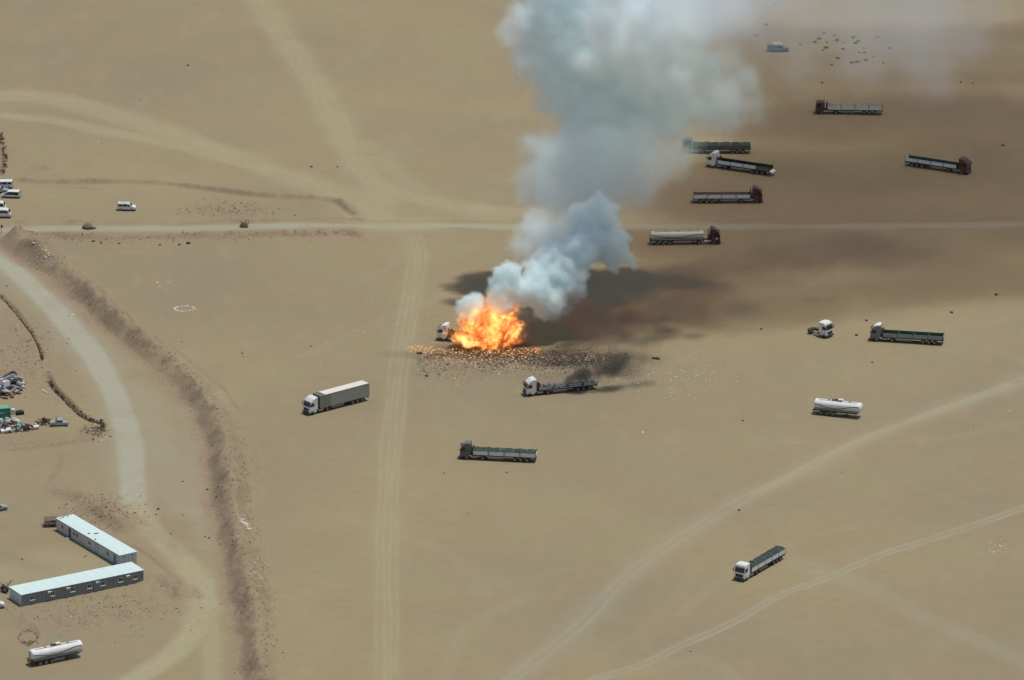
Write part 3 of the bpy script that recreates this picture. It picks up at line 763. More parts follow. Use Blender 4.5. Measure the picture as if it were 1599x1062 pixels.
# tankers
def tank(root, xf_, xr, shell='tank', zc=2.35, a=1.22, h=1.02, stripe_up=0.0, clutter=0):
    L = xf_-xr; n = 28
    def ring(x, k): return [(x, a*k*math.cos(2*math.pi*i/n), zc+h*k*math.sin(2*math.pi*i/n)) for i in range(n)]
    secs = [(0, .0), (.03, .55), (.12, .84), (.28, .97), (.45, 1.0)]
    xs = [(xr+d, k) for d, k in secs]+[(xr+L*t, 1.0) for t in (.2, .35, .5, .65, .8)]+[(xf_-d, k) for d, k in secs[::-1]]
    m = MB(); vs = []; fs = []
    for x, k in xs: vs += ring(x, max(k, .02))
    for q in range(len(xs)-1):
        for i in range(n): fs.append((q*n+i, q*n+(i+1) % n, (q+1)*n+(i+1) % n, (q+1)*n+i))
    fs += [tuple(range(n)), tuple(range(len(xs)*n-1, (len(xs)-1)*n-1, -1))]
    m.add(vs, fs); sh = m.build('tank_shell', M[shell], root, True)
    for t in (.2, .4, .6, .8):
        m = MB(); x = xr+L*t
        for i in range(n):
            p = 2*math.pi*i/n; q = 2*math.pi*(i+1)/n
            m.bar((x, (a+.012)*math.cos(p), zc+(h+.012)*math.sin(p)), (x, (a+.012)*math.cos(q), zc+(h+.012)*math.sin(q)), .03)
        m.build('weld_band', M[shell], root)
    for s in (-1, 1):
        m = MB(); N2 = 40; vs = []; fs = []
        for i in range(N2+1):
            t = i/N2; x = xr+.35+(L-.7)*t
            ang = R(-4)+R(24)*math.sin(t*math.pi*1.9+2.2+stripe_up)
            for dz in (-.085, .085):
                an = ang+dz
                vs.append((x, s*(a+.018)*math.cos(an), zc+(h+.018)*math.sin(an))); vs.append((x, s*(a-.03)*math.cos(an), zc+(h-.03)*math.sin(an)))
        for i in range(N2): fs += [(i*4, i*4+2, i*4+6, i*4+4), (i*4, i*4+4, i*4+5, i*4+1), (i*4+2, i*4+3, i*4+7, i*4+6)]
        m.add(vs, fs); m.build('wave_stripe', M['stripe'], root)
        link('lower_skirt', MB().box(((xf_+xr)/2, s*1.1, zc-h*.86), (L-.6, .05, .3)).mesh('lower_skirt', M['boardgrey']), root)
    for k in range(3):
        link('manhole', shared('mh', lambda: MB().cyl((0, 0, 0), .28, .16).cyl((0, 0, .1), .22, .06).mesh('manhole', M['steel'])), root, (xr+L*(.3+.22*k), 0, zc+h+.05))
    m = MB()
    for s in (-.38, .38): m.bar((xr+1, s, zc+h+.04), (xf_-1, s, zc+h+.04), .07)
    m.build('catwalk_rail', M['steel'], root)
    m = MB()
    for s in (-.2, .2): m.bar((xr-.08, s, .9), (xr+.02, s, zc+h+.1), .05)
    for k in range(8): m.bar((xr-.07, -.2, 1.0+.28*k), (xr-.07, .2, 1.0+.28*k), .04)
    m.build('ladder', M['steel'], root)
    if clutter:
        link('hatch_box', MB().bbox((0, 0, 0), (1.1, .8, .42), .05).mesh('hatch_box', M['offwhite']), root, (xr+L*.55, 0, zc+h+.22))
        m = MB()
        for k in range(14): m.bar((random.uniform(-1.2, 1.2), random.uniform(-.5, .5), 0), (random.uniform(-1.2, 1.2), random.uniform(-.5, .5), random.uniform(.05, .35)), .07)
        link('loose_hoses', m.mesh('loose_hoses', M['dark']), root, (xr+L*.48, 0, zc+h+.06))
# 10 tanker truck
r_ = truck_root('tanker_truck', 'maroon cab tanker truck with cream tank and dark wavy stripe, below the cross road', (1122,380.5), (1017,382), cat='tanker')
tractor(r_, X0, 'maroon', 'high'); trailer_chassis(r_, TF-.9, XR, 1.25); tank(r_, TF-.9, XR+.1, 'tankcream', 2.2, 1.2, .92, 0)
link('white_decal', MB().box((X0-.75, -1.27, 1.5), (.5, .02, .35)).mesh('white_decal', M['plate']), r_)
# 6 lower-left parked tank trailer, 7 right tank trailer
c_, a_, l_ = place((131.5,1026), (50,1042.5)); r_ = thing('tank_trailer', 'white tank trailer with dark wave stripe, parked in the bottom left corner', 'tank trailer', c_, a_, 'tank trailers left without a tractor')
trailer_chassis(r_, l_/2-.9, -l_/2, 1.25); tank(r_, l_/2, -l_/2+.15, 'tank', 2.3, 1.25, 1.02, .2, 1)
c_, a_, l_ = place((1343.5,653.5), (1268.5,645.5)); r_ = thing('tank_trailer', 'white tank trailer with dark wave stripe, alone in front of the right-hand sand track', 'tank trailer', c_, a_, 'tank trailers left without a tractor')
trailer_chassis(r_, l_/2-.9, -l_/2, 1.25); tank(r_, l_/2, -l_/2+.15, 'tank', 2.3, 1.25, 1.02, 0, 1)
# 8 lone tractor unit
c_, a_, l_ = place((1288,529), (1260,521.5)); r_ = thing('tractor_unit', 'white cab tractor unit without any trailer, facing away from the fire', 'truck', c_, a_)
tractor(r_, 3.0, 'white', 'flat', frontdark=True)

# ------------------------------------------------------------------ small vehicles
def car(name, label, cat, Fp, Rp, paint, prof, win, W=1.8, L=4.5, wr=.34, rack=False, extra=None, group='cars and vans parked in the desert'):
    a = G(*Fp); b_ = G(*Rp); d = (a-b_).to_2d(); d.normalize(); p = Vector((-d.y, d.x)); p = p if p.y > 0 else -p
    mid = (a+b_).to_2d()/2+p*W/2
    r_ = thing(name, label, cat, Vector((mid.x, mid.y, H(mid.x, mid.y))), math.atan2(d.y, d.x), group)
    bd = MB().prism([(x*L, z) for x, z in prof], -W/2, W/2, .16, .94).build('body', M[paint], r_)
    for (nm, pts) in win:
        if nm == 'side_window':
            for s in (-1, 1):
                q = [(x*L, s*(W/2+.004), z) for x, z in pts]; m = MB(); m.quad(*q, .012); m.build(nm, M['glass'], r_)
        elif nm in ('windshield', 'rear_window'):
            (xa, za), (xb, zb) = pts; xa *= L; xb *= L; m = MB(); m.quad((xa, -W*.42, za), (xa, W*.42, za), (xb, W*.38, zb), (xb, -W*.38, zb), .02); m.build(nm, M['glass'], r_)
    for x in (-.31, .31):
        for s in (-1, 1): wheel(r_, x*L, s*(W/2-.1), wr, .22)
    for s in (-1, 1):
        link('headlight', shared('chl', lambda: MB().bbox((0, 0, 0), (.05, .3, .15), .01).mesh('headlight', M['lamp'])), r_, (L*.5-.02, s*W*.36, .72))
        link('tail_lamp', shared('ctl', lambda: MB().bbox((0, 0, 0), (.04, .12, .3), .01).mesh('tail_lamp', M['redlamp'])), r_, (-L*.5, s*W*.42, .95))
    link('bumper', MB().bbox((0, 0, .42), (L+.06, W*.92, .22), .04).mesh('bumper', M['dark']), r_)
    if rack:
        m = MB()
        for s in (-1, 1): m.bar((-L*.33, s*W*.38, rack+.1), (L*.12, s*W*.38, rack+.1), .05)
        for k in range(5): m.bar((-L*.33+k*L*.11, -W*.4, rack+.1), (-L*.33+k*L*.11, W*.4, rack+.1), .04)
        m.build('roof_rack', M['dark'], r_)
    return r_
VAN = [(.5,.35),(.5,.85),(.44,1.0),(.30,1.12),(.17,1.72),(.05,1.84),(-.44,1.84),(-.49,1.2),(-.5,.35)]
VANW = [('side_window', [(.24,1.12),(.08,1.12),(.08,1.62),(.16,1.62)]), ('side_window', [(.06,1.12),(-.18,1.12),(-.18,1.64),(.06,1.64)]), ('side_window', [(-.2,1.12),(-.42,1.12),(-.42,1.64),(-.2,1.64)]), ('windshield', [(.305,1.13),(.18,1.7)]), ('rear_window', [(-.496,1.2),(-.455,1.7)])]
BUS = [(.5,.35),(.5,1.0),(.46,1.2),(.38,2.0),(.32,2.1),(-.48,2.1),(-.5,.35)]
BUSW = [('side_window', [(.40,1.25),(-.46,1.25),(-.46,1.78),(.37,1.78)]), ('windshield', [(.468,1.22),(.39,1.95)]), ('rear_window', [(-.502,1.2),(-.495,1.8)])]
SED = [(.5,.35),(.5,.72),(.42,.86),(.22,.95),(.10,1.38),(-.02,1.44),(-.22,1.42),(-.36,1.0),(-.49,.92),(-.5,.35)]
SEDW = [('side_window', [(.2,.97),(-.33,.97),(-.2,1.34),(.08,1.34)]), ('windshield', [(.225,.97),(.105,1.36)]), ('rear_window', [(-.362,1.0),(-.235,1.38)])]
PICK = [(.5,.4),(.5,.95),(.45,1.08),(.24,1.15),(.14,1.68),(.02,1.74),(-.12,1.72),(-.14,1.05),(-.5,1.05),(-.5,.4)]
PICKW = [('side_window', [(.22,1.16),(-.1,1.16),(-.1,1.6),(.13,1.6)]), ('windshield', [(.245,1.17),(.145,1.66)])]
car('parked_van', 'white van with black roof rack standing alone above the cross road', 'van', (211,330.5), (183,330), 'carwhite', VAN, VANW, 1.85, 4.4, rack=1.84)
car('parked_van', 'white boxy van, topmost of the vehicles at the left edge', 'van', (-8,296.5), (17.5,296.5), 'carwhite', [(.5,.35),(.5,1.0),(.4,1.15),(.33,1.9),(-.48,1.95),(-.5,.35)],
    [('side_window', [(.3,1.2),(.1,1.2),(.1,1.7),(.3,1.7)]), ('side_window', [(.05,1.2),(-.2,1.2),(-.2,1.7),(.05,1.7)]), ('side_window', [(-.24,1.2),(-.44,1.2),(-.44,1.7),(-.24,1.7)]), ('rear_window', [(-.5,1.1),(-.485,1.8)])], 1.9, 4.6)
car('parked_car', 'silver car squeezed between the boxy van and the dark-windowed minivan', 'car', (12,303.5), (-16,303), 'carsilver', SED, SEDW, 1.75, 4.3)
car('parked_minivan', 'white-roofed minivan with long dark side glass, facing the left edge', 'minivan', (2,310.5), (31,311.5), 'carwhite', [(.5,.35),(.5,.75),(.42,.95),(.18,1.62),(.05,1.72),(-.46,1.72),(-.49,1.1),(-.5,.35)],
    [('side_window', [(.34,.85),(-.45,.85),(-.45,1.55),(.14,1.55)]), ('windshield', [(.415,.98),(.195,1.6)]), ('rear_window', [(-.495,1.1),(-.475,1.6)])], 1.85, 4.4)
car('parked_minibus', 'dark-windowed minibus seen behind the long white minibus at the left edge', 'minibus', (9,331), (-24,331), 'carwhite', BUS, BUSW, 1.9, 5.0)
car('parked_minibus', 'long white minibus with dark window band, nearest the cross road at the left edge', 'minibus', (16.5,342), (-18,341), 'carwhite', BUS, BUSW, 1.9, 5.2)
r_ = car('pickup_truck', 'pale pickup with loaded roof and canopy, beside the scattered desert shrubs', 'pickup', (1232.5,80.5), (1198,80.5), 'carteal', PICK, PICKW, 1.85, 5.4, .4)
MB().bbox((-1.75, 0, 1.5), (1.9, 1.7, .9), .12).build('canopy', M['carteal'], r_)
MB().box((-1.75, 0, 1.62), (1.6, 1.73, .4)).build('canopy_window', M['glass'], r_)
m = MB(); m.box((-.4, 0, 1.86), (2.6, 1.4, .06))
for k in range(9): m.bbox((-1.3+k*.25, random.uniform(-.4, .4), 2.0+random.uniform(0, .12)), (.4, .5, .25), .05, random.uniform(0, 3))
m.build('roof_load', M['offwhite'], r_); MB().bar((-2.6, -.6, 1.1), (-2.6, -.6, 2.5), .05).build('aerial', M['dark'], r_)
car('parked_car', 'silver saloon car cut by the left edge above the cabins', 'car', (14.5,797.5), (-20,803), 'carsilver', SED, SEDW, 1.8, 4.5)
car('parked_car', 'white car cut by the left edge beside the lower cabin', 'car', (7.5,951), (-26,953), 'carwhite', VAN, VANW, 1.8, 4.4)

# faded box trailer next to the upper cabin
a = on(69.5, 826); r_ = thing('box_trailer', 'faded brown boxy trailer parked against the far end of the upper cabin', 'trailer', on(80, 822), R(8))
m = MB(); m.bbox((0, 0, 1.15), (2.9, 1.9, 1.15), .05); m.build('body', M['brownbox'], r_)
m = MB()
for y in (-.97, .97): m.box((0, y, 1.62), (2.9, .05, .12)); m.box((0, y, .95), (2.9, .04, .08))
m.build('trim_strip', M['offwhite'], r_)
MB().bbox((0, 0, 1.78), (2.7, 1.75, .08), .03).build('cover', M['rust'], r_)
MB().box((.3, -.98, 1.3), (.5, .03, .4)).build('hatch', M['dark'], r_)
for x in (-.8, .9):
    for s in (-1, 1): wheel(r_, x, s*.85, .36, .22)
MB().bar((-1.4, 0, .5), (-2.2, 0, .45), .1).build('drawbar', M['chassis'], r_)

# ================================================================== CABINS
def cabin(label, A, B_, W, Hh, wall, sides, roofm, wins, name='prefab_cabin', endvents=False, plinth=.15, split=None, roofsplit=None, doors=(), acs=(), overh=.12, wall2=None):
    """A, B_: ground pixels of the two ends of the visible long wall; depth goes away from the camera side"""
    a = G(*A); b = G(*B_); d = (b-a).to_2d(); L = d.length; d.normalize(); n = Vector((-d.y, d.x))
    side = 1
    if n.y < 0: n = -n; side = -1
    z0 = min(H(a.x, a.y), H(b.x, b.y), H((a.x+b.x)/2, (a.y+b.y)/2))-.05
    r_ = thing(name, label, 'cabin', Vector((a.x, a.y, z0)), math.atan2(d.y, d.x))
    # local frame: x along the wall, +y*side into the building
    s = side
    MB().box((L/2, s*W/2, plinth/2), (L+.06, W+.06, plinth)).build('plinth', M['rock'], r_)
    MB().box((L/2, s*W/2, Hh/2), (L-.16, W-.16, Hh-.2)).build('inner_core', M['dark'], r_)
    np_ = max(1, round(L/1.15)); pw = L/np_
    for (y, mt, out) in ((0, wall, -s), (s*W, wall, s)):
        for k in range(np_):
            mm = mt
            if wall2 and (k+.5)/np_ > split: mm = wall2
            me = shared(('wp', round(pw, 3), Hh, mm), lambda: MB().bbox((0, 0, 0), (pw-.03, .08, Hh-plinth), .012).mesh('wall_panel', M[mm]))
            link('wall_panel', me, r_, (pw*(k+.5), y+s*.04*(1 if y == 0 else -1), plinth+(Hh-plinth)/2))
    nq = max(1, round(W/1.15)); qw = (W-.16)/nq
    for x in (.04, L-.04):
        for k in range(nq):
            me = shared(('wq', round(qw, 3), Hh, sides), lambda: MB().bbox((0, 0, 0), (.08, qw-.03, Hh-plinth), .012).mesh('wall_panel', M[sides]))
            link('wall_panel', me, r_, (x, s*(.08+qw*(k+.5)), plinth+(Hh-plinth)/2))
    # mono-pitch roof in sheets, each a panel
    nr = max(1, round(L/2.4)); rw = (L+2*overh)/nr
    for k in range(nr):
        dz = .05 if roofsplit and (k+.5)/nr > roofsplit else 0
        me = shared(('rp', round(rw, 3), W, roofm), lambda: (lambda m: [m.bbox((0, 0, 0), (rw-.015, W+2*overh, .09), .02)]+[m.box((-rw/2+rw*(j+.5)/4, 0, .055), (.05, W+2*overh-.02, .03)) for j in range(4)] and m)(MB()).mesh('roof_panel', M[roofm]))
        link('roof_panel', me, r_, (-overh+rw*(k+.5), s*W/2, Hh+.07+dz))
    MB().box((L/2, -s*overh, Hh+.04), (L+2*overh+.04, .04, .16)).build('fascia', M['boardgrey'], r_)
    def frame_on(t, w_, h, zc, nm, pane):
        x = L*t; y = -s*.03
        m = MB()
        for dx in (-w_/2, w_/2): m.box((dx, 0, 0), (.07, .08, h+.07))
        for dz in (-h/2, h/2): m.box((0, 0, dz), (w_, .076, .07))
        if nm == 'window': m.box((0, 0, 0), (.05, .07, h))
        f = link(nm, m.mesh(nm, M['plate' if nm == 'window' else 'wallgrey']), r_, (x, y, zc))
        link('pane' if nm == 'window' else 'door_leaf', MB().box((0, 0, 0), (w_-.05, .03, h-.05)).mesh('pane', M[pane]), f)
        if nm == 'window': link('sill', MB().bbox((0, -s*.06, -h/2-.07), (w_+.2, .2, .08), .01).mesh('sill', M['white']), f)
        else: link('handle', MB().box((w_*.36, -s*.05, 0), (.12, .05, .04)).mesh('handle', M['steel']), f)
    for t in wins: frame_on(t, .95, .85, 1.55, 'window', 'glass')
    for t, pane in doors: frame_on(t, .85, 1.95, 1.18, 'door', pane)
    for t in acs:
        m = MB(); m.bbox((0, 0, 0), (.85, .35, .32), .03)
        o = link('air_conditioner', m.mesh('air_conditioner', M['white']), r_, (L*t, -s*.2, 2.1))
        link('fan_grille', MB().cyl((.15, -s*.18, 0), .12, .02, 'y', 10).mesh('fan_grille', M['dark']), o)
    if endvents:
        for k, yy in enumerate((.3, .75)):
            link('vent', shared('ev', lambda: MB().bbox((0, 0, 0), (.08, .28, .2), .02).mesh('vent', M['dark'])), r_, (L+.03, s*W*yy, Hh-.45))
    return r_
cabin('long prefab cabin with dark grey front and pale blue roof, lower of the two', (34, 947.5), (224.5, 908.5), 5.4, 2.55, 'wallgrey', 'wallpale', 'roofblue',
      [.087, .25, .416, .552, .663, .809, .928], doors=[(.215, 'wallgrey'), (.37, 'wallgrey'), (.61, 'wallgrey'), (.868, 'wallgrey')], acs=[.225, .376, .617, .868])
r_ = cabin('long prefab cabin with whitish walls, upper one ending behind the lower cabin', (88.2, 828.5), (187, 887), 4.1, 2.6, 'wallbeige', 'wallpale', 'roofblue',
      [.10, .285, .335, .53, .817], doors=[(.217, 'dark'), (.64, 'wallpale'), (.925, 'wallgrey')], split=.44, wall2='wallpale', roofsplit=.46, endvents=True)
s_ = 1
m = MB()
for k, (t, yy) in enumerate(((.44, .25), (.47, .5), (.475, .62), (.58, .1))): m.bbox((t*27, yy*4.1, 2.85), (.5, .25, .14), .03, k)
for k, (t, yy) in enumerate(((.02, .35), (.02, .6), (.03, .15))): m.bbox((t*27, yy*4.1, 2.8), (.3, .25, .16), .03, k)
m.build('roof_clutter', M['dark'], r_)
link('step_slab', MB().bbox((.217*27, -.55, .12), (1.0, .6, .16), .03).mesh('step_slab', M['white']), r_)

# ------------------------------------------------------------------ green shipping container
def container():
    a = G(16.2, 653.5); r_ = thing('shipping_container', 'green shipping container with pale lettering at the left edge', 'container', Vector((a.x, a.y, H(a.x, a.y))), R(12))
    L, W, Hh = 6.0, 2.44, 2.55
    m = MB()
    for k in range(24):
        for y in (0.03, W-.03): m.box((-L+.25*(k+.5), y+(.02 if k % 2 else -.01), Hh/2), (.125, .05, Hh-.3))
    m.box((-L/2, .05, Hh/2), (L-.1, .03, Hh-.25)); m.box((-L/2, W-.05, Hh/2), (L-.1, .03, Hh-.25)); m.build('side_wall', M['container'], r_)
    m = MB(); m.bbox((-L/2, W/2, Hh-.02), (L-.05, W-.05, .06), .02)
    for k in range(18): m.box((-L+.33*(k+.5), W/2, Hh+.02), (.14, W-.25, .03))
    m.build('roof', M['containertop'], r_)
    m = MB()
    for x in (-L, 0):
        for y in (0, W): m.box((x, y, Hh/2), (.14, .14, Hh))
    for z in (.08, Hh-.06):
        for y in (0, W): m.box((-L/2, y, z), (L-.14, .12, .14))
        for x in (-L, 0): m.box((x, W/2, z), (.12, W-.14, .14))
    m.build('corner_frame', M['container'], r_)
    MB().bbox((-.03, W/2, Hh/2), (.06, W-.2, Hh-.25), .02).build('end_door', M['container'], r_)
    m = MB()
    for k, (x, w_) in enumerate(((-3.7, .35), (-3.2, .4), (-2.7, .3), (-2.3, .35), (-1.8, .3), (-1.4, .25))): m.box((x, -.03, 1.55+.03*(k % 2)), (w_, .02, .32-.06*(k % 3)))
    m.build('lettering', M['plate'], r_)
container()
r_ = thing('storage_drum', 'white drum standing against the end of the green container', 'drum', on(20.5, 645.5), 0); MB().cyl((0, 0, .55), .45, 1.1, 'z', 16).cyl((0, 0, 1.12), .4, .06, 'z', 16).build('barrel', M['white'], r_); MB().cyl((0, 0, 1.0), .47, .06, 'z', 16).build('hoop', M['steel'], r_)
r_ = thing('covered_crate', 'low dark tarpaulin-covered crate right of the white drum', 'crate', on(31, 646), R(20)); MB().bbox((0, 0, .4), (1.7, 1.2, .8), .1).build('cover', M['darktarp'], r_); MB().bbox((.1, 0, .84), (1.2, .9, .12), .05, .3).build('fold', M['darktarp'], r_)

# ------------------------------------------------------------------ scrap heaps
def heap(name, label, cat, px, py, rx, ry, n, mats, big=1.0, pname='scrap_piece', zmax=1.2, seed=3):
    rr = random.Random(seed); c = on(px, py); r_ = thing(name, label, cat, c, 0)
    a = rx/SC(py); b = ry/(SC(py)*sp)
    for k in range(n):
        t = rr.random()**.6; an = rr.random()*6.28; x, y = a*t*math.cos(an), b*t*math.sin(an)
        hh = zmax*(1-t*.8)*rr.uniform(.3, 1)
        m = MB(); kind = rr.random(); q = big*rr.uniform(.6, 1.3)
        if kind < .45: m.bbox((0, 0, 0), (q*1.3, q*.75, q*.28), .03)
        elif kind < .75: m.bbox((0, 0, 0), (q*.9, q*.8, q*.7), .05); m.box((q*.1, 0, q*.42), (q*.5, q*.6, .2))
        else: m.cyl((0, 0, 0), q*.14, q*1.6, 'x', 8)
        zz = H(c.x+x, c.y+y)-c.z
        link(pname, m.mesh(pname, M[mats[rr.randrange(len(mats))]]), r_, (x, y, zz+q*.2+hh), (rr.uniform(-.35, .35), rr.uniform(-.35, .35), rr.uniform(0, 3.1)))
    m = MB()
    for k in range(n*3):
        t = rr.random()**.5; an = rr.random()*6.28; x, y = a*1.1*t*math.cos(an), b*1.1*t*math.sin(an); q = big*rr.uniform(.15, .45)
        m.bbox((x, y, H(c.x+x, c.y+y)-c.z+q*.3+zmax*.5*(1-t)*rr.random()), (q*1.5, q, q*.8), .02, rr.uniform(0, 3))
    o = m.build('scrap_bits', M['rust'], r_); o['kind'] = 'stuff'
    return r_
heap('scrap_heap', 'jumbled heap of stacked pale car bodies and sheet metal above the green container', 'scrap heap', 12, 604, 24, 16, 46, ['board', 'steel', 'boardgrey', 'dark', 'wallpale', 'dark'], 1.35, 'scrap_panel', 1.7, 5)
heap('scrap_heap', 'low heap of pale scrap bodies at the left edge below the green container', 'scrap heap', 12, 666, 22, 9, 26, ['wallbeige', 'board', 'boardgrey', 'dark', 'containertop'], 1.3, 'scrap_panel', .9, 6)
heap('scrap_heap', 'dark scrapped machine frame with white drum end, right of the low scrap heap', 'scrap heap', 41, 669, 16, 5, 18, ['dark', 'steel', 'burnt', 'boardgrey'], 1.0, 'scrap_piece', .8, 7)
r_ = thing('scrap_drum', 'white round tank lying at the right end of the scrap row', 'drum', on(56, 669), R(25)); MB().cyl((0, 0, .5), .42, 1.2, 'x', 14).build('barrel', M['white'], r_); MB().box((0, 0, .08), (1.2, .7, .16)).build('cradle', M['dark'], r_)
r_ = thing('steel_post', 'short dark post rising from the scrap row', 'post', on(25.5, 675), 0); MB().cyl((0, 0, .9), .1, 1.8, 'z', 8).cyl((0, 0, .05), .2, .1, 'z', 8).build('shaft', M['dark'], r_); MB().bbox((0, 0, 1.82), (.3, .3, .1), .02).build('cap', M['steel'], r_)
heap('rubble_heap', 'brown heap of brush and stones left of the wrecked silver pickup', 'rubble heap', 69, 659, 13, 5, 22, ['rock', 'rust', 'rockdark', 'burnt'], .55, 'rubble_piece', .7, 8)
# wrecked pickup
r_ = car('wrecked_pickup', 'stripped silver pickup wreck without wheels, by the brush heap', 'car wreck', (80, 666.5), (104.5, 666.5), 'carsilver', [(.5,.2),(.5,.75),(.42,.85),(.22,.9),(.10,1.4),(-.2,1.42),(-.22,.85),(-.5,.8),(-.5,.2)],
     [('side_window', [(.18,.92),(-.18,.92),(-.18,1.3),(.1,1.3)]), ('windshield', [(.225,.92),(.11,1.36)])], 1.7, 3.9, .3, group=None)
MB().bar((-2.2, -.5, .9), (1.0, -.6, 1.55), .07).build('bent_bar', M['steel'], r_)
# tricycle / machinery by the lower cabin
r_ = thing('scrap_machine', 'dark broken machine with one big wheel beside the lower cabin end', 'machinery', on(8, 924), R(-30))
m = MB()
for k in range(13): m.bar((random.uniform(-1.2, 1.2), random.uniform(-.8, .8), random.uniform(.2, 1)), (random.uniform(-1.3, 1.4), random.uniform(-.8, .8), random.uniform(.5, 2.0)), .1)
m.build('bent_frame', M['dark'], r_); o = wheel(r_, .5, -.7, .75, .4); wheel(r_, -1.0, .6, .4, .3)
m = MB(); m.bbox((-.2, 0, .7), (1.5, .8, .4), .06); m.build('engine_block', M['burnt'], r_); MB().bar((.6, .2, 1.4), (1.4, .4, 2.6), .14).build('lever', M['dark'], r_)
# pipe lying on the bank
r_ = tag(MB().cyl((0, 0, .12), .14, 2.6, 'x', 10).build('white_pipe', M['white'], None), 'short white pipe lying on the dark slope right of the scrap yard', 'pipe'); r_.location = on(70.5, 611.5); r_.rotation_euler = (0, 0, R(-58))
# post at left edge by the road
r_ = thing('marker_post', 'thin pale post with dark block near the left edge beside the cross road', 'post', on(2.5, 364), 0)
MB().cyl((0, 0, 1.1), .06, 2.2, 'z', 8).build('pole', M['boardgrey'], r_); MB().bbox((.05, 0, 1.6), (.45, .4, .6), .05).build('block', M['dark'], r_)

# ------------------------------------------------------------------ rocks, stones, shrubs
def rock_mesh(seed, mt, squash=.7, name='stone'):
    import bmesh
    rr = random.Random(seed); b = bmesh.new(); bmesh.ops.create_icosphere(b, subdivisions=2, radius=1)
    offs = [(Vector((rr.uniform(-1, 1), rr.uniform(-1, 1), rr.uniform(-1, 1))).normalized(), rr.uniform(.55, .95)) for _ in range(9)]
    for v in b.verts:
        for d, k in offs:
            t = v.co.dot(d)
            if t > k: v.co -= d*(t-k)*.85
        v.co.z *= squash
    me = bpy.data.meshes.new(name); b.to_mesh(me); b.free(); me.materials.append(M[mt]); return me
RK = [rock_mesh(i, 'rockdark' if i < 3 else 'rock') for i in range(6)]
def stone(px, py, r, k=None, name='stone', label=None, cat='stone', group=None, rz=None):
    o = link(name, RK[k if k is not None else random.randrange(3)], None, on(px, py)); o.location.z += r*.35
    o.scale = (r, r*random.uniform(.7, 1), r*random.uniform(.6, .9)); o.rotation_euler = (0, 0, random.uniform(0, 6) if rz is None else rz)
    return tag(o, label, cat, group)
ORD = ['nearest', 'second', 'third', 'fourth', 'fifth', 'sixth', 'seventh', 'eighth', 'ninth', 'tenth', 'eleventh', 'twelfth']
MARKS = {'the lone white van with roof rack': (197,324), 'the curtain-sided truck': (523,625), 'the burning truck': (740,525), 'the charred truck': (878,605), 'the tarpaulin truck south of the fire': (777,707),
         'the lone tractor unit': (1278,515), 'the green-lined truck': (1415,525), 'the tank trailer on the right': (1306,640), 'the white-roofed tarpaulin truck': (1186,885), 'the farthest brown truck': (1326,171),
         'the dark red cab truck': (1460,258), 'the pickup with loaded roof': (1215,72), 'the upper cabin': (150,845), 'the lower cabin': (118,910), 'the boulder beside the cross road': (138,352), 'the spiky rubble mound': (381,348),
         'the ring of white rubbish': (288,481), 'the long soil bank': (350,780), 'the scrap yard': (60,630)}
def name_stones(objs, pts, what):
    g = {}
    for o, (x, y) in zip(objs, pts):
        k = min(MARKS, key=lambda q: math.hypot(MARKS[q][0]-x, (MARKS[q][1]-y)*1.3)); dx, dy = x-MARKS[k][0], y-MARKS[k][1]
        d = ('right of' if dx > 0 else 'left of') if abs(dx) > abs(dy) else ('below' if dy > 0 else 'above')
        g.setdefault((k, d), []).append((math.hypot(dx, dy), o))
    for (k, d), L in g.items():
        L.sort(key=lambda q: q[0])
        for i, (_, o) in enumerate(L):
            o['label'] = f'{what} {d} {k}' if len(L) == 1 else (f'{what} {d} {k}, {ORD[i]} of {len(L)} outward')
STN = []
GS = 'dark stones scattered on the open sand'
for (x, y, r) in [(293,102,.55),(219,155,.35),(486,262,.55),(527,262,.45),(280,382,.6),(294,380,.8),(250,382,.5),(158,379,.5),(146,377,.6),(186,380,.45),(378,552,.4),(380,557,.3),(486,541,.35),(1154,798,.5),
        (693,740,.3),(791,738,.35),(730,803,.25),(1160,657,.4),(1362,566,.4),(1486,488,.7),(1556,460,.7),(1353,501,.6),(1337,524,.6),(1189,515,.5),(1284,130,.5),(1566,228,.6),(1500,128,.5),(1519,130,.4),
        (338,785,.4),(247,796,.5),(286,753,.35),(324,766,.45),(341,773,.5),(267,835,.3),(285,805,.3),(244,804,.35),(35,874,.35),(132,871,.3),(135,869,.25),(176,952,.3),(188,953,.35),(10,446,.4),(284,534,.3),
        (326,841,.4),(320,839,.3),(441,1020,.3),(443,1028,.25),(1078,1018,.3),(1315,738,.25),(1520,665,.25)]:
    STN.append((x, y, r)); stone(x, y, r*.72, None, 'stone', 'stone', 'stone', GS)
name_stones([o for o in COL.objects if o.name.split('.')[0] == 'stone'], [(a, b_) for a, b_, c_ in STN], 'small dark stone')
# the boulder and the brush heap beside the cross road
r_ = thing('boulder_pile', 'reddish brown boulder with rubble on the cross road edge, below the lone white van', 'boulder', on(138, 357), 0)
for k, (x, y, r) in enumerate(((0, 0, 1.25), (-.9, .3, .7), (.95, -.2, .65), (1.5, 0, .4), (.3, .8, .8))):
    o = link('boulder', RK[3+k % 3], r_, (x, y, r*.45), (0, 0, k)); o.scale = (r, r*.8, r)
r_ = thing('boulder_pile', 'spiky brown rubble mound on the cross road edge, right of the single boulder', 'boulder', on(381, 355), 0)
for k, (x, y, r) in enumerate(((0, 0, .9), (-.6, .2, .6), (.6, -.1, .6), (.1, .5, .7))):
    o = link('boulder', RK[3+k % 3], r_, (x, y, r*.5), (0, .3*k, k)); o.scale = (r*.8, r*.7, r*1.2)
m = MB()
for k in range(16): m.bar((random.uniform(-.8, .8), random.uniform(-.5, .5), .3), (random.uniform(-1.3, 1.6), random.uniform(-.6, .6), random.uniform(.8, 1.9)), .08)
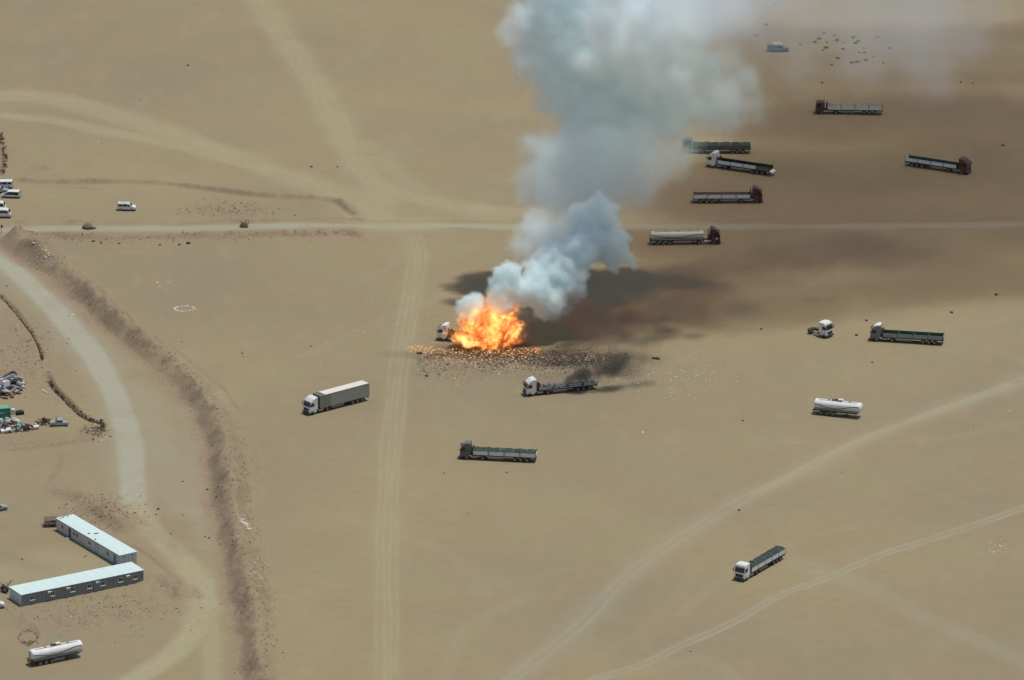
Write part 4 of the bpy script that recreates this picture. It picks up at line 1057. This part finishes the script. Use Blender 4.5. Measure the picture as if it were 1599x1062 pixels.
m.build('dry_branches', M['shrub'], r_)
def shrub_mesh(seed):
    rr = random.Random(seed); m = MB()
    for k in range(110):
        a = rr.uniform(0, 6.28); e = rr.uniform(.15, 1.45); L = rr.uniform(.5, 1.0)
        d = Vector((math.cos(a)*math.cos(e), math.sin(a)*math.cos(e), math.sin(e)*.75))*L
        m.bar((0, 0, 0), d, .035)
        s = .11; q = d*rr.uniform(.7, 1.05)
        m.quad(q+Vector((-s, 0, 0)), q+Vector((0, -s, s*.5)), q+Vector((s, 0, .02)), q+Vector((0, s, s*.7)), .01)
    return m.mesh('desert_shrub', M['shrub'])
SM = [shrub_mesh(i) for i in range(3)]
SHR = []
for k, (x, y) in enumerate([(1273,65),(1279,60),(1285,78),(1290,74),(1291,65),(1307,60),(1307,63),(1308,91),(1316,76),(1330,98),(1338,97),(1336,67),(1340,64),(1342,82),(1349,75),(1352,94),(1333,58),(1287,51),(1250,69),(1299,101),(1370,58),(1379,99),(1389,76),(1350,82),(1088,14),(1098,14),(1182,55),(1196,38),(1210,8),(1303,55),(1318,66),(1363,88)]):
    o = link('desert_shrub', SM[k % 3], None, on(x, y)); s = random.uniform(.4, .85); o.scale = (s, s, s*.8); o.rotation_euler = (0, 0, random.uniform(0, 6))
    tag(o, 'small dark shrub', 'shrub', 'low desert shrubs scattered at the top right'); SHR.append((y, x, o))
SHR.sort(key=lambda q: q[0])
for bi, nm in enumerate(('uppermost', 'upper middle', 'lower middle', 'lowest')):
    for i, (y, x, o) in enumerate(sorted(SHR[bi*8:bi*8+8], key=lambda q: q[1])): o['label'] = f"small dark shrub, {['leftmost','second from left','third from left','fourth from left','fifth from left','sixth from left','seventh from left','rightmost'][i]} in the {nm} row"

# brush along the left ditch
def scatter(name, region, n, sz, mt, seed, label, cat='debris', flat=.5, colr=None, emis=None, z=.02, clump=0):
    """many loose bits no one could count: one object of small wedges"""
    g = np.random.default_rng(seed); V = np.zeros((n*4, 3)); F = []
    for k in range(n):
        px, py = region(g); p = on(px, py) if clump else on(px, py); s = sz[0]*(sz[1]/sz[0])**(g.random()**2)
        a = g.random()*6.28; tri = [(math.cos(a+q)*s*(.6+.6*g.random()), math.sin(a+q)*s*(.6+.6*g.random())) for q in (0, 2.1, 4.2)]
        hh = s*flat*(.4+g.random())
        for j, (dx, dy) in enumerate(tri): V[k*4+j] = (p.x+dx, p.y+dy, p.z+z*g.random())
        V[k*4+3] = (p.x+(g.random()-.5)*s*.5, p.y+(g.random()-.5)*s*.5, p.z+hh)
        o = k*4; F += [(o, o+1, o+3), (o+1, o+2, o+3), (o+2, o, o+3), (o+2, o+1, o)]
    me = bpy.data.meshes.new(name); me.from_pydata(V.tolist(), [], F); me.materials.append(mt)
    o = link(name, me); o['kind'] = 'stuff'; o['label'] = label; o['category'] = cat; return o
def along(pts, wpx, hpx=None):
    S_ = spline(pts, 8)
    def f(g):
        i = g.random()*(len(S_)-1.001); k = int(i); p = S_[k]+(S_[k+1]-S_[k])*(i-k)
        return p[0]+g.normal()*wpx, p[1]+g.normal()*(hpx or wpx*.4)
    return f
def blob(cx, cy_, rx, ry):
    return lambda g: (cx+g.normal()*rx, cy_+g.normal()*ry)
scatter('ditch_brush', along([(-5,455),(16,475),(38,503),(54,528),(63,548),(66,562)], 1.2, .8), 900, (.1, .4), M['rockdark'], 1, 'dark brush and clods lining the narrow ditch at the left', 'brush', .9)
scatter('ditch_brush', along([(78,592),(84,603),(98,618),(114,635),(128,648),(145,657),(160,662),(157,672)], 2.0, 1.5), 1300, (.1, .5), M['rockdark'], 2, 'broken clods along the eroded bank beside the scrap yard', 'brush', .9)
scatter('ditch_brush', along([(0,212),(6,235),(8,258),(4,272)], 2.2, 2), 350, (.1, .5), M['rockdark'], 3, 'dark clods along the bank at the upper left edge', 'brush', .9)
scatter('soil_clods', along([(60,400),(92,426),(140,466),(185,508),(228,543),(268,575),(306,616),(332,664),(345,716),(351,780),(360,830),(370,880),(384,940),(392,1000),(402,1070)], 13, 6), 3000, (.05, .34), M['clod'], 4, 'brown clods and stones over the long soil bank', 'soil clods', .8)
scatter('soil_clods', along([(20,370),(60,370),(160,374),(300,370),(400,369),(560,368)], 8, 4), 900, (.06, .35), M['clod'], 5, 'brown clods strewn along the bank south of the cross road', 'soil clods', .8)
scatter('soil_clods', blob(350, 330, 38, 7), 500, (.08, .4), M['clod'], 6, 'stones and clods on the rough ground inside the upper banks', 'soil clods', .8)
scatter('soil_clods', blob(160, 805, 35, 15), 700, (.08, .4), M['clod'], 7, 'clods on the turned soil behind the upper cabin', 'soil clods', .8)
scatter('soil_clods', blob(150, 950, 75, 18), 1100, (.06, .35), M['clod'], 8, 'clods on the turned soil in front of the lower cabin', 'soil clods', .8)
scatter('soil_clods', along([(372,700),(382,770),(388,830),(400,890),(412,950),(418,1020)], 9, 14), 1500, (.05, .35), M['clod'], 9, 'small clods on the churned strip right of the long bank', 'soil clods', .7)
scatter('soil_clods', blob(40, 560, 30, 30), 600, (.06, .4), M['clod'], 19, 'clods on the rough slope left of the main road', 'soil clods', .8)
scatter('white_litter', along([(52,402),(68,414),(82,424)], 4, 1.5), 90, (.1, .5), M['litter'], 10, 'white rubbish strewn on the bank above the main road', 'litter', .3)
scatter('white_litter', lambda g: (lambda a: (288+15*math.cos(a)+g.normal()*.8, 481+4*math.sin(a)+g.normal()*.5))(g.random()*6.28), 70, (.12, .5), M['litter'], 11, 'loose ring of white rubbish on the sand left of the fire', 'litter', .4)
scatter('white_litter', blob(381, 830, 6, 3.5), 75, (.12, .6), M['litter'], 12, 'white rubbish dumped on the long soil bank', 'litter', .5)
scatter('white_litter', blob(404, 905, 7, 12), 90, (.06, .3), M['litter'], 13, 'thin pale rubbish right of the long soil bank', 'litter', .4)
scatter('white_litter', lambda g: [(72,458),(114,490),(170,491),(27,507),(30,509),(48,534),(159,688),(152,669),(80,594),(245,441),(250,446),(266,440),(208,531),(425,1013),(427,1015),(153,222),(154,222),(1004,675),(1577,640),(500,572),(1150,886),(110,964),(30,1053)][int(g.random()*23)], 60, (.15, .5), M['litter'], 14, 'odd white scraps lying about the left side of the site', 'litter', .5)
scatter('white_litter', blob(620, 505, 60, 22), 230, (.05, .22), M['litter'], 15, 'pale fragments thrown over the sand left of the burning truck', 'debris', .4)
scatter('white_litter', blob(1060, 595, 48, 14), 330, (.06, .28), M['litter'], 16, 'pale fragments thrown over the sand right of the charred truck', 'debris', .4)
r2 = lambda g: (g.uniform(0, 1599), g.uniform(120, 1062)**1.0)
scatter('gravel', r2, 1500, (.04, .14), M['clod'], 17, 'sparse small gravel over the whole desert floor', 'gravel', .7)

scatter('stone_ring', lambda g: (lambda a: (44+15*math.cos(a)+g.normal()*.8, 994+11*math.sin(a)+g.normal()*.8))(g.random()*6.28), 170, (.08, .3), M['rock'], 31, 'ring of brown stones round a sunken pit above the corner tank trailer', 'stones', .8)
scatter('stone_ring', blob(45, 1004, 7, 1.6), 90, (.1, .45), M['rock'], 32, 'paler stones heaped at the near edge of the sunken pit', 'stones', .8)
scatter('white_litter', blob(1558, 856, 12, 6), 120, (.06, .25), M['litter'], 33, 'pale crumbs in the shallow scrape at the right edge', 'litter', .4)
scatter('soil_clods', blob(148, 676, 10, 5), 320, (.1, .5), M['rock'], 34, 'broken pale rubble at the corner of the scrap yard bank', 'soil clods', .8)
# debris from the blast
def emat(name, col, st):
    m, nt, b = newmat(name); b.inputs['Base Color'].default_value = (*[q*.3 for q in col], 1)
    n = nt.nodes.new('ShaderNodeTexNoise'); n.inputs['Scale'].default_value = 1.1; n.inputs['Detail'].default_value = 4
    g_ = nt.nodes.new('ShaderNodeNewGeometry'); nt.links.new(g_.outputs['Position'], n.inputs['Vector'])
    r = nt.nodes.new('ShaderNodeMapRange'); r.inputs[1].default_value = .35; r.inputs[2].default_value = .7; r.inputs[3].default_value = .1; r.inputs[4].default_value = st
    nt.links.new(n.outputs['Fac'], r.inputs[0]); nt.links.new(r.outputs[0], b.inputs['Emission Strength']); b.inputs['Emission Color'].default_value = (*col, 1)
    return m
E1 = emat('glowing_ember', (1.0, .42, .12), 1.7); E2 = emat('dull_red_ember', (.9, .20, .07), .8); E3 = emat('bright_ember', (1.0, .62, .28), 1.8)
def fan(g):                    # embers in front of the burning truck
    x = g.uniform(640, 845); t = (x-640)/205; return x+g.normal()*4, 540+6*math.sin(t*2.6)+abs(g.normal())*(4+11*math.sin(min(t, 1)*3.1))+g.normal()*2
scatter('ember_field', fan, 1900, (.04, .30), E1, 20, 'glowing orange embers spread in front of the burning truck', 'embers', .5)
scatter('ember_field', fan, 280, (.04, .26), E3, 26, 'brightest yellow embers in front of the burning truck', 'embers', .5)
scatter('ember_field', lambda g: (g.uniform(790, 960), 556+(g.random()-.5)*10+g.normal()*5), 420, (.06, .28), E2, 21, 'dull red embers on the scorched ground right of the fire', 'embers', .5)
scatter('blast_debris', lambda g: (700+g.beta(2, 2)*280, 551+g.random()*18+g.normal()*7), 4200, (.06, .32), M['charwood'], 22, 'charred fragments covering the scorched ground right of the fire', 'debris', .6)
scatter('blast_debris', lambda g: (650+g.random()*240, 558+abs(g.normal())*17), 2600, (.05, .28), M['rust'], 23, 'brown splintered fragments in a wide fringe below the fire', 'debris', .5)
scatter('blast_debris', lambda g: (650+g.random()*310, 556+abs(g.normal())*17), 1300, (.05, .24), M['litter'], 24, 'pale splinters mixed into the fringe below the fire', 'debris', .5)
scatter('blast_debris', blob(930, 572, 55, 10), 900, (.06, .3), M['burnt'], 25, 'dark grey fragments around the black smoke', 'debris', .5)
scatter('blast_debris', lambda g: (660+g.random()*330, 553+abs(g.normal())*12), 110, (.3, .8), M['burnt'], 40, 'larger charred lumps lying in the scorched strip', 'debris', .5)
r_ = tag(MB().bbox((0, 0, .15), (1.9, .5, .3), .04).box((.3, .1, .36), (.9, .2, .12), .3).build('torn_panel', M['burnt'], None), 'dark twisted panel lying apart on the sand right of the black smoke', 'debris'); r_.location = on(1024, 561.5); r_.rotation_euler = (0, 0, R(-28))
r_ = tag(MB().bbox((0, 0, .12), (1.3, .5, .24), .04).box((.2, 0, .26), (.5, .4, .1), .3).build('torn_panel', M['charwood'], None), 'small black panel lying among the embers near the burning cab', 'debris'); r_.location = on(655, 552.5); r_.rotation_euler = (0, 0, R(5))

# ================================================================== SMOKE AND FIRE
def volume(name, groups, vox, mat_, warp=(3.0, 7.0), warp2=(1.0, 2.2), label='', cat='smoke', floor_z=.0, pad=4, billow=None):
    """groups: list of (puffs [(centre, radius)], density, softness, noise amount, noise size). Density field of merged soft balls in a fog grid."""
    allp = [p for g in groups for p in g[0]]
    lo = Vector([min(c[i]-r for c, r in allp)-pad for i in range(3)]); hi = Vector([max(c[i]+r for c, r in allp)+pad for i in range(3)])
    lo.z = max(lo.z, floor_z)
    cen = Vector(((lo.x+hi.x)/2, (lo.y+hi.y)/2, 0))
    ng = bpy.data.node_groups.new(name, 'GeometryNodeTree'); ng.interface.new_socket('Geometry', in_out='OUTPUT', socket_type='NodeSocketGeometry')
    n = ng.nodes; L = ng.links
    out = n.new('NodeGroupOutput'); vc = n.new('GeometryNodeVolumeCube'); pos = n.new('GeometryNodeInputPosition')
    vc.inputs['Min'].default_value = lo-cen; vc.inputs['Max'].default_value = hi-cen
    for i, ax in enumerate('XYZ'): vc.inputs['Resolution '+ax].default_value = max(8, int((hi[i]-lo[i])/vox))
    def vm(op, a, b=None, sc_=None):
        q = n.new('ShaderNodeVectorMath'); q.operation = op
        if isinstance(a, (tuple, Vector)): q.inputs[0].default_value = a
        else: L.new(a, q.inputs[0])
        if b is not None:
            if isinstance(b, (tuple, Vector)): q.inputs[1].default_value = b
            else: L.new(b, q.inputs[1])
        if sc_ is not None: q.inputs['Scale'].default_value = sc_
        return q
    def ma(op, a, b=None, c_=None, clamp=False):
        q = n.new('ShaderNodeMath'); q.operation = op; q.use_clamp = clamp
        for k, v in enumerate((a, b, c_)):
            if v is None: continue
            if isinstance(v, (int, float)): q.inputs[k].default_value = v
            else: L.new(v, q.inputs[k])
        return q.outputs[0]
    def tex(scale, detail=3, color=True, rough=.55):
        t = n.new('ShaderNodeTexNoise'); t.inputs['Scale'].default_value = scale; t.inputs['Detail'].default_value = detail; t.inputs['Roughness'].default_value = rough
        L.new(pos.outputs[0], t.inputs['Vector']); return t.outputs['Color' if color else 'Fac']
    def centred(o, amp): return vm('SCALE', vm('SUBTRACT', o, (.5, .5, .5)).outputs[0], None, amp).outputs[0]
    p = vm('ADD', pos.outputs[0], centred(tex(1/warp[1], 2), warp[0]*2)).outputs[0]
    p = vm('ADD', p, centred(tex(1/warp2[1], 3), warp2[0]*2)).outputs[0]
    total = None
    for puffs, dens, soft, namt, nsz in groups:
        acc = None
        for c, r in puffs:
            d = vm('DISTANCE', p, tuple(c-cen)).outputs['Value']
            d = ma('SUBTRACT', d, r)
            acc = d if acc is None else ma('SMOOTH_MIN', acc, d, min(r*.35, 2.0))
        if billow:
            v = n.new('ShaderNodeTexVoronoi'); v.feature = 'SMOOTH_F1'; v.inputs['Scale'].default_value = 1/billow[1]; v.inputs['Smoothness'].default_value = .35
            L.new(p, v.inputs['Vector']); acc = ma('ADD', acc, ma('MULTIPLY', ma('SUBTRACT', v.outputs['Distance'], .45), billow[0]))
        f = ma('DIVIDE', ma('MULTIPLY', acc, -1.0), soft)
        if namt:
            nz = ma('MULTIPLY', ma('SUBTRACT', tex(1/nsz, 5, False, .6), .5), namt*2)
            f = ma('ADD', f, nz)
            guard = ma('DIVIDE', ma('SUBTRACT', soft*.5+1, acc), 2.0, None, True)
            f = ma('MULTIPLY', f, guard)
        f = ma('MAXIMUM', f, 0.0); f = ma('MINIMUM', f, 1.0)
        f = ma('MULTIPLY', ma('MULTIPLY', f, f), dens)
        total = f if total is None else ma('MAXIMUM', total, f)
    L.new(total, vc.inputs['Density'])
    sm = n.new('GeometryNodeSetMaterial'); sm.inputs['Material'].default_value = mat_
    L.new(vc.outputs[0], sm.inputs[0]); L.new(sm.outputs[0], out.inputs[0])
    me = bpy.data.meshes.new(name); me.materials.append(mat_)
    o = link(name, me, None, cen)
    md = o.modifiers.new(name, 'NODES'); md.node_group = ng
    tag(o, label, cat, None, 'stuff')
    return o
def volmat(name, col, k=1.0, aniso=0.0, ab=(0, 0, 0)):
    m = bpy.data.materials.new(name); m.use_nodes = True; nt = m.node_tree; nt.nodes.clear()
    o = nt.nodes.new('ShaderNodeOutputMaterial'); v = nt.nodes.new('ShaderNodeVolumePrincipled')
    v.inputs['Color'].default_value = (*col, 1); v.inputs['Density'].default_value = k; v.inputs['Anisotropy'].default_value = aniso; v.inputs['Absorption Color'].default_value = (*ab, 1)
    nt.links.new(v.outputs[0], o.inputs['Volume']); return m
def pf(lst, s=1.0): return [(P(x, y, g), r/6.8*s) for x, y, g, r in lst]

SMK = volmat('white_smoke', (.80, .985, .99), 1.0, .0, (.60, .7, .5))
SMB = volmat('blue_smoke', (.74, .974, 1.0), 1.0, .0, (.68, .8, .5))
crisp = pf([(735,480,542,20),(724,486,542,14),(748,474,542,14),(788,432,536,20),(797,428,536,19),(786,450,536,24),(805,455,534,26),(780,470,540,22),
            (838,452,530,30),(858,468,528,30),(845,432,526,28),(870,478,528,20),(885,430,520,30),(865,405,518,28),(900,395,512,30),(893,455,524,22),
            (912,335,500,22),(938,332,498,26),(925,358,500,28),(945,380,500,30),(915,385,505,28),(960,400,498,22),(978,405,496,14),(990,415,495,9),(955,350,498,18),(965,375,498,18)], 1.17)
medium = pf([(820,385,500,26),(845,365,495,34),(880,370,500,34),(850,400,505,28),(825,370,495,22)], 1.35)
upper = pf([(805,60,440,26),(800,40,438,24),(830,90,440,36),(850,30,436,48),(880,120,442,50),(900,60,438,62),(950,20,434,66),(960,100,436,66),(1010,60,430,56),(1030,20,428,50),(1000,140,434,52),
            (930,160,444,46),(1060,90,428,30),(1055,130,430,26),(1080,165,436,38),(1110,160,434,40),(1140,185,436,30),(1130,185,440,26),(1000,195,440,44),(950,210,450,40),(1045,190,440,34),(1150,160,436,22),
            (880,-30,430,60),(980,-50,425,70),(1080,-40,420,50),(1100,110,430,36),(1130,140,432,36),(1040,190,440,36),(1090,190,440,24),(900,190,444,40),(880,150,442,44),(1160,120,432,26),(1080,40,426,44),(1060,160,434,44)], 1.30)
upper += pf([(960,60,475,44),(1020,70,480,46),(1075,90,485,38),(1120,140,490,28),(1145,165,490,22),(1000,130,480,40),(1055,140,490,36),(1095,165,495,24),(980,90,500,36),(1040,60,505,36),(1000,30,510,40),(1070,40,500,34),(960,-20,505,40),(1040,-20,510,36),(925,100,470,36),(940,40,500,36),(795,62,460,22),(810,22,458,28),(1130,155,510,26),(1060,120,512,34),(1010,110,515,34)], 1.15)
thin = pf([(905,250,465,46),(860,245,462,40),(850,285,465,42),(890,300,470,46),(935,285,470,50),(985,250,462,50),(1040,250,455,34),(1000,290,466,34),(1060,240,452,30),(950,240,460,50),(830,300,466,24)], 1.5)
thin2 = pf([(1170,150,436,34),(1150,125,434,36),(1120,60,430,30),(1180,185,436,24),(1140,100,432,34)], 1.4)
volume('smoke_plume', [(crisp, 1.3, 1.2, .8, 1.3), (medium, .32, 3.2, .8, 3.0)], .32, SMK, (1.6, 6.0), (.9, 1.9),
       'thick billowing white smoke rising straight from the fireball', floor_z=0, billow=(1.9, 2.8))
volume('smoke_plume', [(upper, .40, 4.4, .8, 3.6), (thin, .26, 5.5, .8, 5.0), (thin2, .11, 5.0, .8, 5.0)], .62, SMB, (3.4, 10.0), (1.8, 3.2),
       'tall pale blue smoke column above the billows, reaching the top of the picture', floor_z=5, billow=(2.0, 5.0))

VEIL = volmat('thin_smoke', (.60, .80, 1.0), 1.0, 0, (.85, .85, .85))
veil = pf([(1230,20,400,60),(1320,10,390,70),(1420,20,380,80),(1500,60,390,50),(1350,90,400,50),(1250,110,410,40),(1450,110,400,50),(1540,20,380,40),(1190,60,410,50)], 1.5)
# the same smoke carried on to the right above the frame: its shade falls on the trucks
drift = []
gd = np.random.default_rng(5)
def drift_pt(sx, sy, h, r):         # smoke ball at height h whose shade falls on photo pixel (sx, sy)
    g = G(sx, sy); return (Vector((g.x+SUN_TO.x/SUN_TO.z*h, g.y+SUN_TO.y/SUN_TO.z*h, h)), r)
for (x, y, h, r) in [(960,470,84,11),(1010,440,88,14),(1060,470,90,11),(930,505,82,8),(1000,505,86,9),(1075,500,88,7),(1110,430,92,17),(1180,460,94,11),(1060,385,92,18),(1170,380,94,20),(1250,420,96,16),(1330,440,98,13),(1260,350,97,22),(1370,380,99,20),
                     (1470,410,100,17),(1560,420,102,14),(1470,340,100,22),(1580,360,103,22),(1690,380,104,20),(1110,320,92,20),(1230,280,95,24),(1350,290,97,26),(1480,260,100,26),(1600,280,103,26),(1720,300,104,24),(1300,200,97,22),(1420,190,99,22),(1540,190,102,22),(1660,200,104,22),(1200,215,95,14)]:
    drift.append(drift_pt(x, y-8, h, r*1.45))
for (x, y) in [(1120,485),(1170,480),(1220,474),(1270,468),(1320,462),(1370,455),(1420,450),(1470,444),(1530,438),(1590,432),(1640,428),(1140,440),(1200,435),(1400,420),(1500,410)]: drift.append(drift_pt(x, y, 97, 23))
thick = [drift_pt(x, y, h, r+3.5) for (x, y, h, r) in [(880,468,70,9),(900,490,70,10),(940,500,72,11),(990,498,74,11),(1040,480,76,11),(960,465,74,10),(1085,500,78,8),(1100,455,80,10),(1010,440,78,9),(870,500,70,9),(900,515,70,8),(960,518,72,8),(1020,518,74,8),(900,445,72,10),(1060,430,80,11),(930,470,71,11),(1150,480,84,9)]]
north = [drift_pt(x, y, 97, 22) for y in (60, 90, 120, 150, 180) for x in range(1190+(y%60), 1740, 105)]
volume('smoke_veil', [(veil, .040, 7.0, .8, 9.0)], 1.3, VEIL, (3, 12), (1, 4), 'thin grey smoke veil hanging over the shrubs and pickup at the top right', floor_z=1)
volume('smoke_bank', [(thick, .10, 8.0, .4, 9.0), (north, .036, 12.0, .5, 20.0), (drift, .036, 11.0, .45, 18.0)], 2.2, VEIL, (6, 22), (1.5, 6), 'broad smoke bank drifting right overhead and shading the trucks', floor_z=60)

BLK = volmat('black_smoke', (.17, .155, .15), 1.0, 0)
b0 = pf([(884,600,613,4.5),(888,595,613,6),(893,590,613,8),(900,587,612,9),(908,585,612,9),(916,584,611,9)], 1.3)
b1 = pf([(884,594,612,4),(892,588,612,7),(903,584,612,9),(916,583,611,10),(928,583,610,10),(940,580,609,12),(952,574,608,13),(963,566,606,14),(975,558,604,12),(938,592,608,7),(950,588,607,8)], 1.55)
b2 = pf([(985,548,602,14),(1000,538,600,16),(1015,525,598,16),(960,548,602,12),(1030,510,596,16),(975,575,604,10),(1000,560,603,12)], 1.7)
b3 = pf([(900,505,540,26),(925,515,540,24),(865,515,540,16),(950,500,536,26),(985,490,530,26),(1020,480,530,24),(1060,455,525,24),(900,475,535,26),(1090,480,525,22)], 1.5)  # brown balls add a warm shade tone where the plume's shadow falls
volume('black_smoke', [(b0, 1.0, .7, .9, .9), (b1, .50, 2.0, 1.2, 1.1), (b2, .17, 3.5, 1.0, 2.5)], .30, BLK, (1.3, 3), (.8, 1.2), 'dark smoke streaming right from the charred trailer', floor_z=0)
GRY = volmat('brown_smoke_shade', (.34, .21, .15), 1.0, 0)
volume('low_smoke_shade', [(b3, .30, 6.0, .6, 6.0), (pf([(822,512,538,13),(835,520,538,12),(815,528,538,12)], 1.4), .30, 2.5, .6, 2.5)], .6, GRY, (1.5, 5), (.5, 2), 'low brown smoke right of the fireball, coloured to stand in for the plume shade too', floor_z=0)
DST = volmat('sand_dust', (.80, .66, .50), 1.0, 0)
volume('dust_puff', [(pf([(1265,462,467,4),(1267,450,467,5),(1268,436,466,7),(1270,420,465,9),(1274,404,464,11),(1245,430,466,14),(1215,425,466,14),(1310,425,466,18)], 1.5), .05, 3.0, .8, 3.0)], .6, DST, (1, 4), (.4, 1.5), 'small column of dust standing over a dark impact spot', 'dust', floor_z=0)

FLAME_E = 1.75
# fire: dense glowing gas, colour and brightness broken up by turbulence
fm = bpy.data.materials.new('flame'); fm.use_nodes = True; nt = fm.node_tree; nt.nodes.clear()
o_ = nt.nodes.new('ShaderNodeOutputMaterial'); v = nt.nodes.new('ShaderNodeVolumePrincipled')
tc = nt.nodes.new('ShaderNodeTexCoord')
def tn(scale, det, dist, rough=.6):
    t = nt.nodes.new('ShaderNodeTexNoise'); t.inputs['Scale'].default_value = scale; t.inputs['Detail'].default_value = det; t.inputs['Distortion'].default_value = dist; t.inputs['Roughness'].default_value = rough
    nt.links.new(tc.outputs['Object'], t.inputs['Vector']); return t.outputs['Fac']
a1 = tn(.42, 8, 1.9, .68); a2 = tn(.16, 2, .6); cr = nt.nodes.new('ShaderNodeValToRGB')
mm_ = nt.nodes.new('ShaderNodeMath'); mm_.operation = 'MULTIPLY_ADD'; nt.links.new(a2, mm_.inputs[0]); mm_.inputs[1].default_value = .85; mm_.inputs[2].default_value = -.43
m2_ = nt.nodes.new('ShaderNodeMath'); m2_.operation = 'ADD'; nt.links.new(a1, m2_.inputs[0]); nt.links.new(mm_.outputs[0], m2_.inputs[1]); nt.links.new(m2_.outputs[0], cr.inputs[0])
e = cr.color_ramp.elements
e[0].position = .39; e[0].color = (.16, .035, .012, 1); e[1].position = .70; e[1].color = (1.0, .86, .46, 1)
q = e.new(.435); q.color = (.60, .14, .03, 1); q = e.new(.48); q.color = (1.0, .33, .07, 1); q = e.new(.55); q.color = (1.0, .50, .13, 1); q = e.new(.62); q.color = (1.0, .68, .24, 1)
nt.links.new(cr.outputs[0], v.inputs['Emission Color']); v.inputs['Color'].default_value = (.3, .16, .1, 1); v.inputs['Density'].default_value = 1.0
at_ = nt.nodes.new('ShaderNodeAttribute'); at_.attribute_name = 'density'
mu = nt.nodes.new('ShaderNodeMath'); mu.operation = 'MULTIPLY'; mu.inputs[1].default_value = FLAME_E; nt.links.new(at_.outputs['Fac'], mu.inputs[0])
nt.links.new(mu.outputs[0], v.inputs['Emission Strength']); nt.links.new(v.outputs[0], o_.inputs['Volume'])
f1 = pf([(722,522,541,14),(735,508,541,18),(748,500,541,20),(765,498,541,22),(783,500,540,20),(796,508,540,17),(803,522,540,14),(790,525,540,20),(768,522,541,24),(745,525,541,20),(757,540,544,13),(778,545,545,11),
         (765,552,550,7),(730,535,543,9),(712,530,542,7),(795,540,543,8),(740,488,541,11),(775,482,540,12),(712,520,541,10),(812,512,540,9),(815,530,540,7),(735,480,541,8),(757,474,541,8),(803,482,540,9),(722,492,541,8),(700,524,541,5)], 1.08)
f2 = pf([(706,518,541,5),(700,524,541,3.5),(755,556,553,4),(802,545,545,5),(808,505,540,7)])
f3 = pf([(742,482,541,12),(765,470,541,15),(785,468,540,14),(800,480,540,14),(728,492,541,9),(815,505,540,10),(820,520,540,9),(795,455,539,10)], 1.3)  # thin self-glowing gas, stands in for firelight on the smoke above
volume('fireball', [(f3, .06, 1.5, .9, 1.6), (f1, 1.0, 1.2, 1.3, 2.0), (f2, .8, .8, .9, .9)], .22, fm, (2.0, 4), (1.3, 1.4), 'orange and yellow fireball engulfing the truck trailer', 'fire', floor_z=0, billow=(1.1, 1.6), pad=2)
# fire-lit smoke on top is imitated by the thin emitting group
sc.render.film_transparent = False
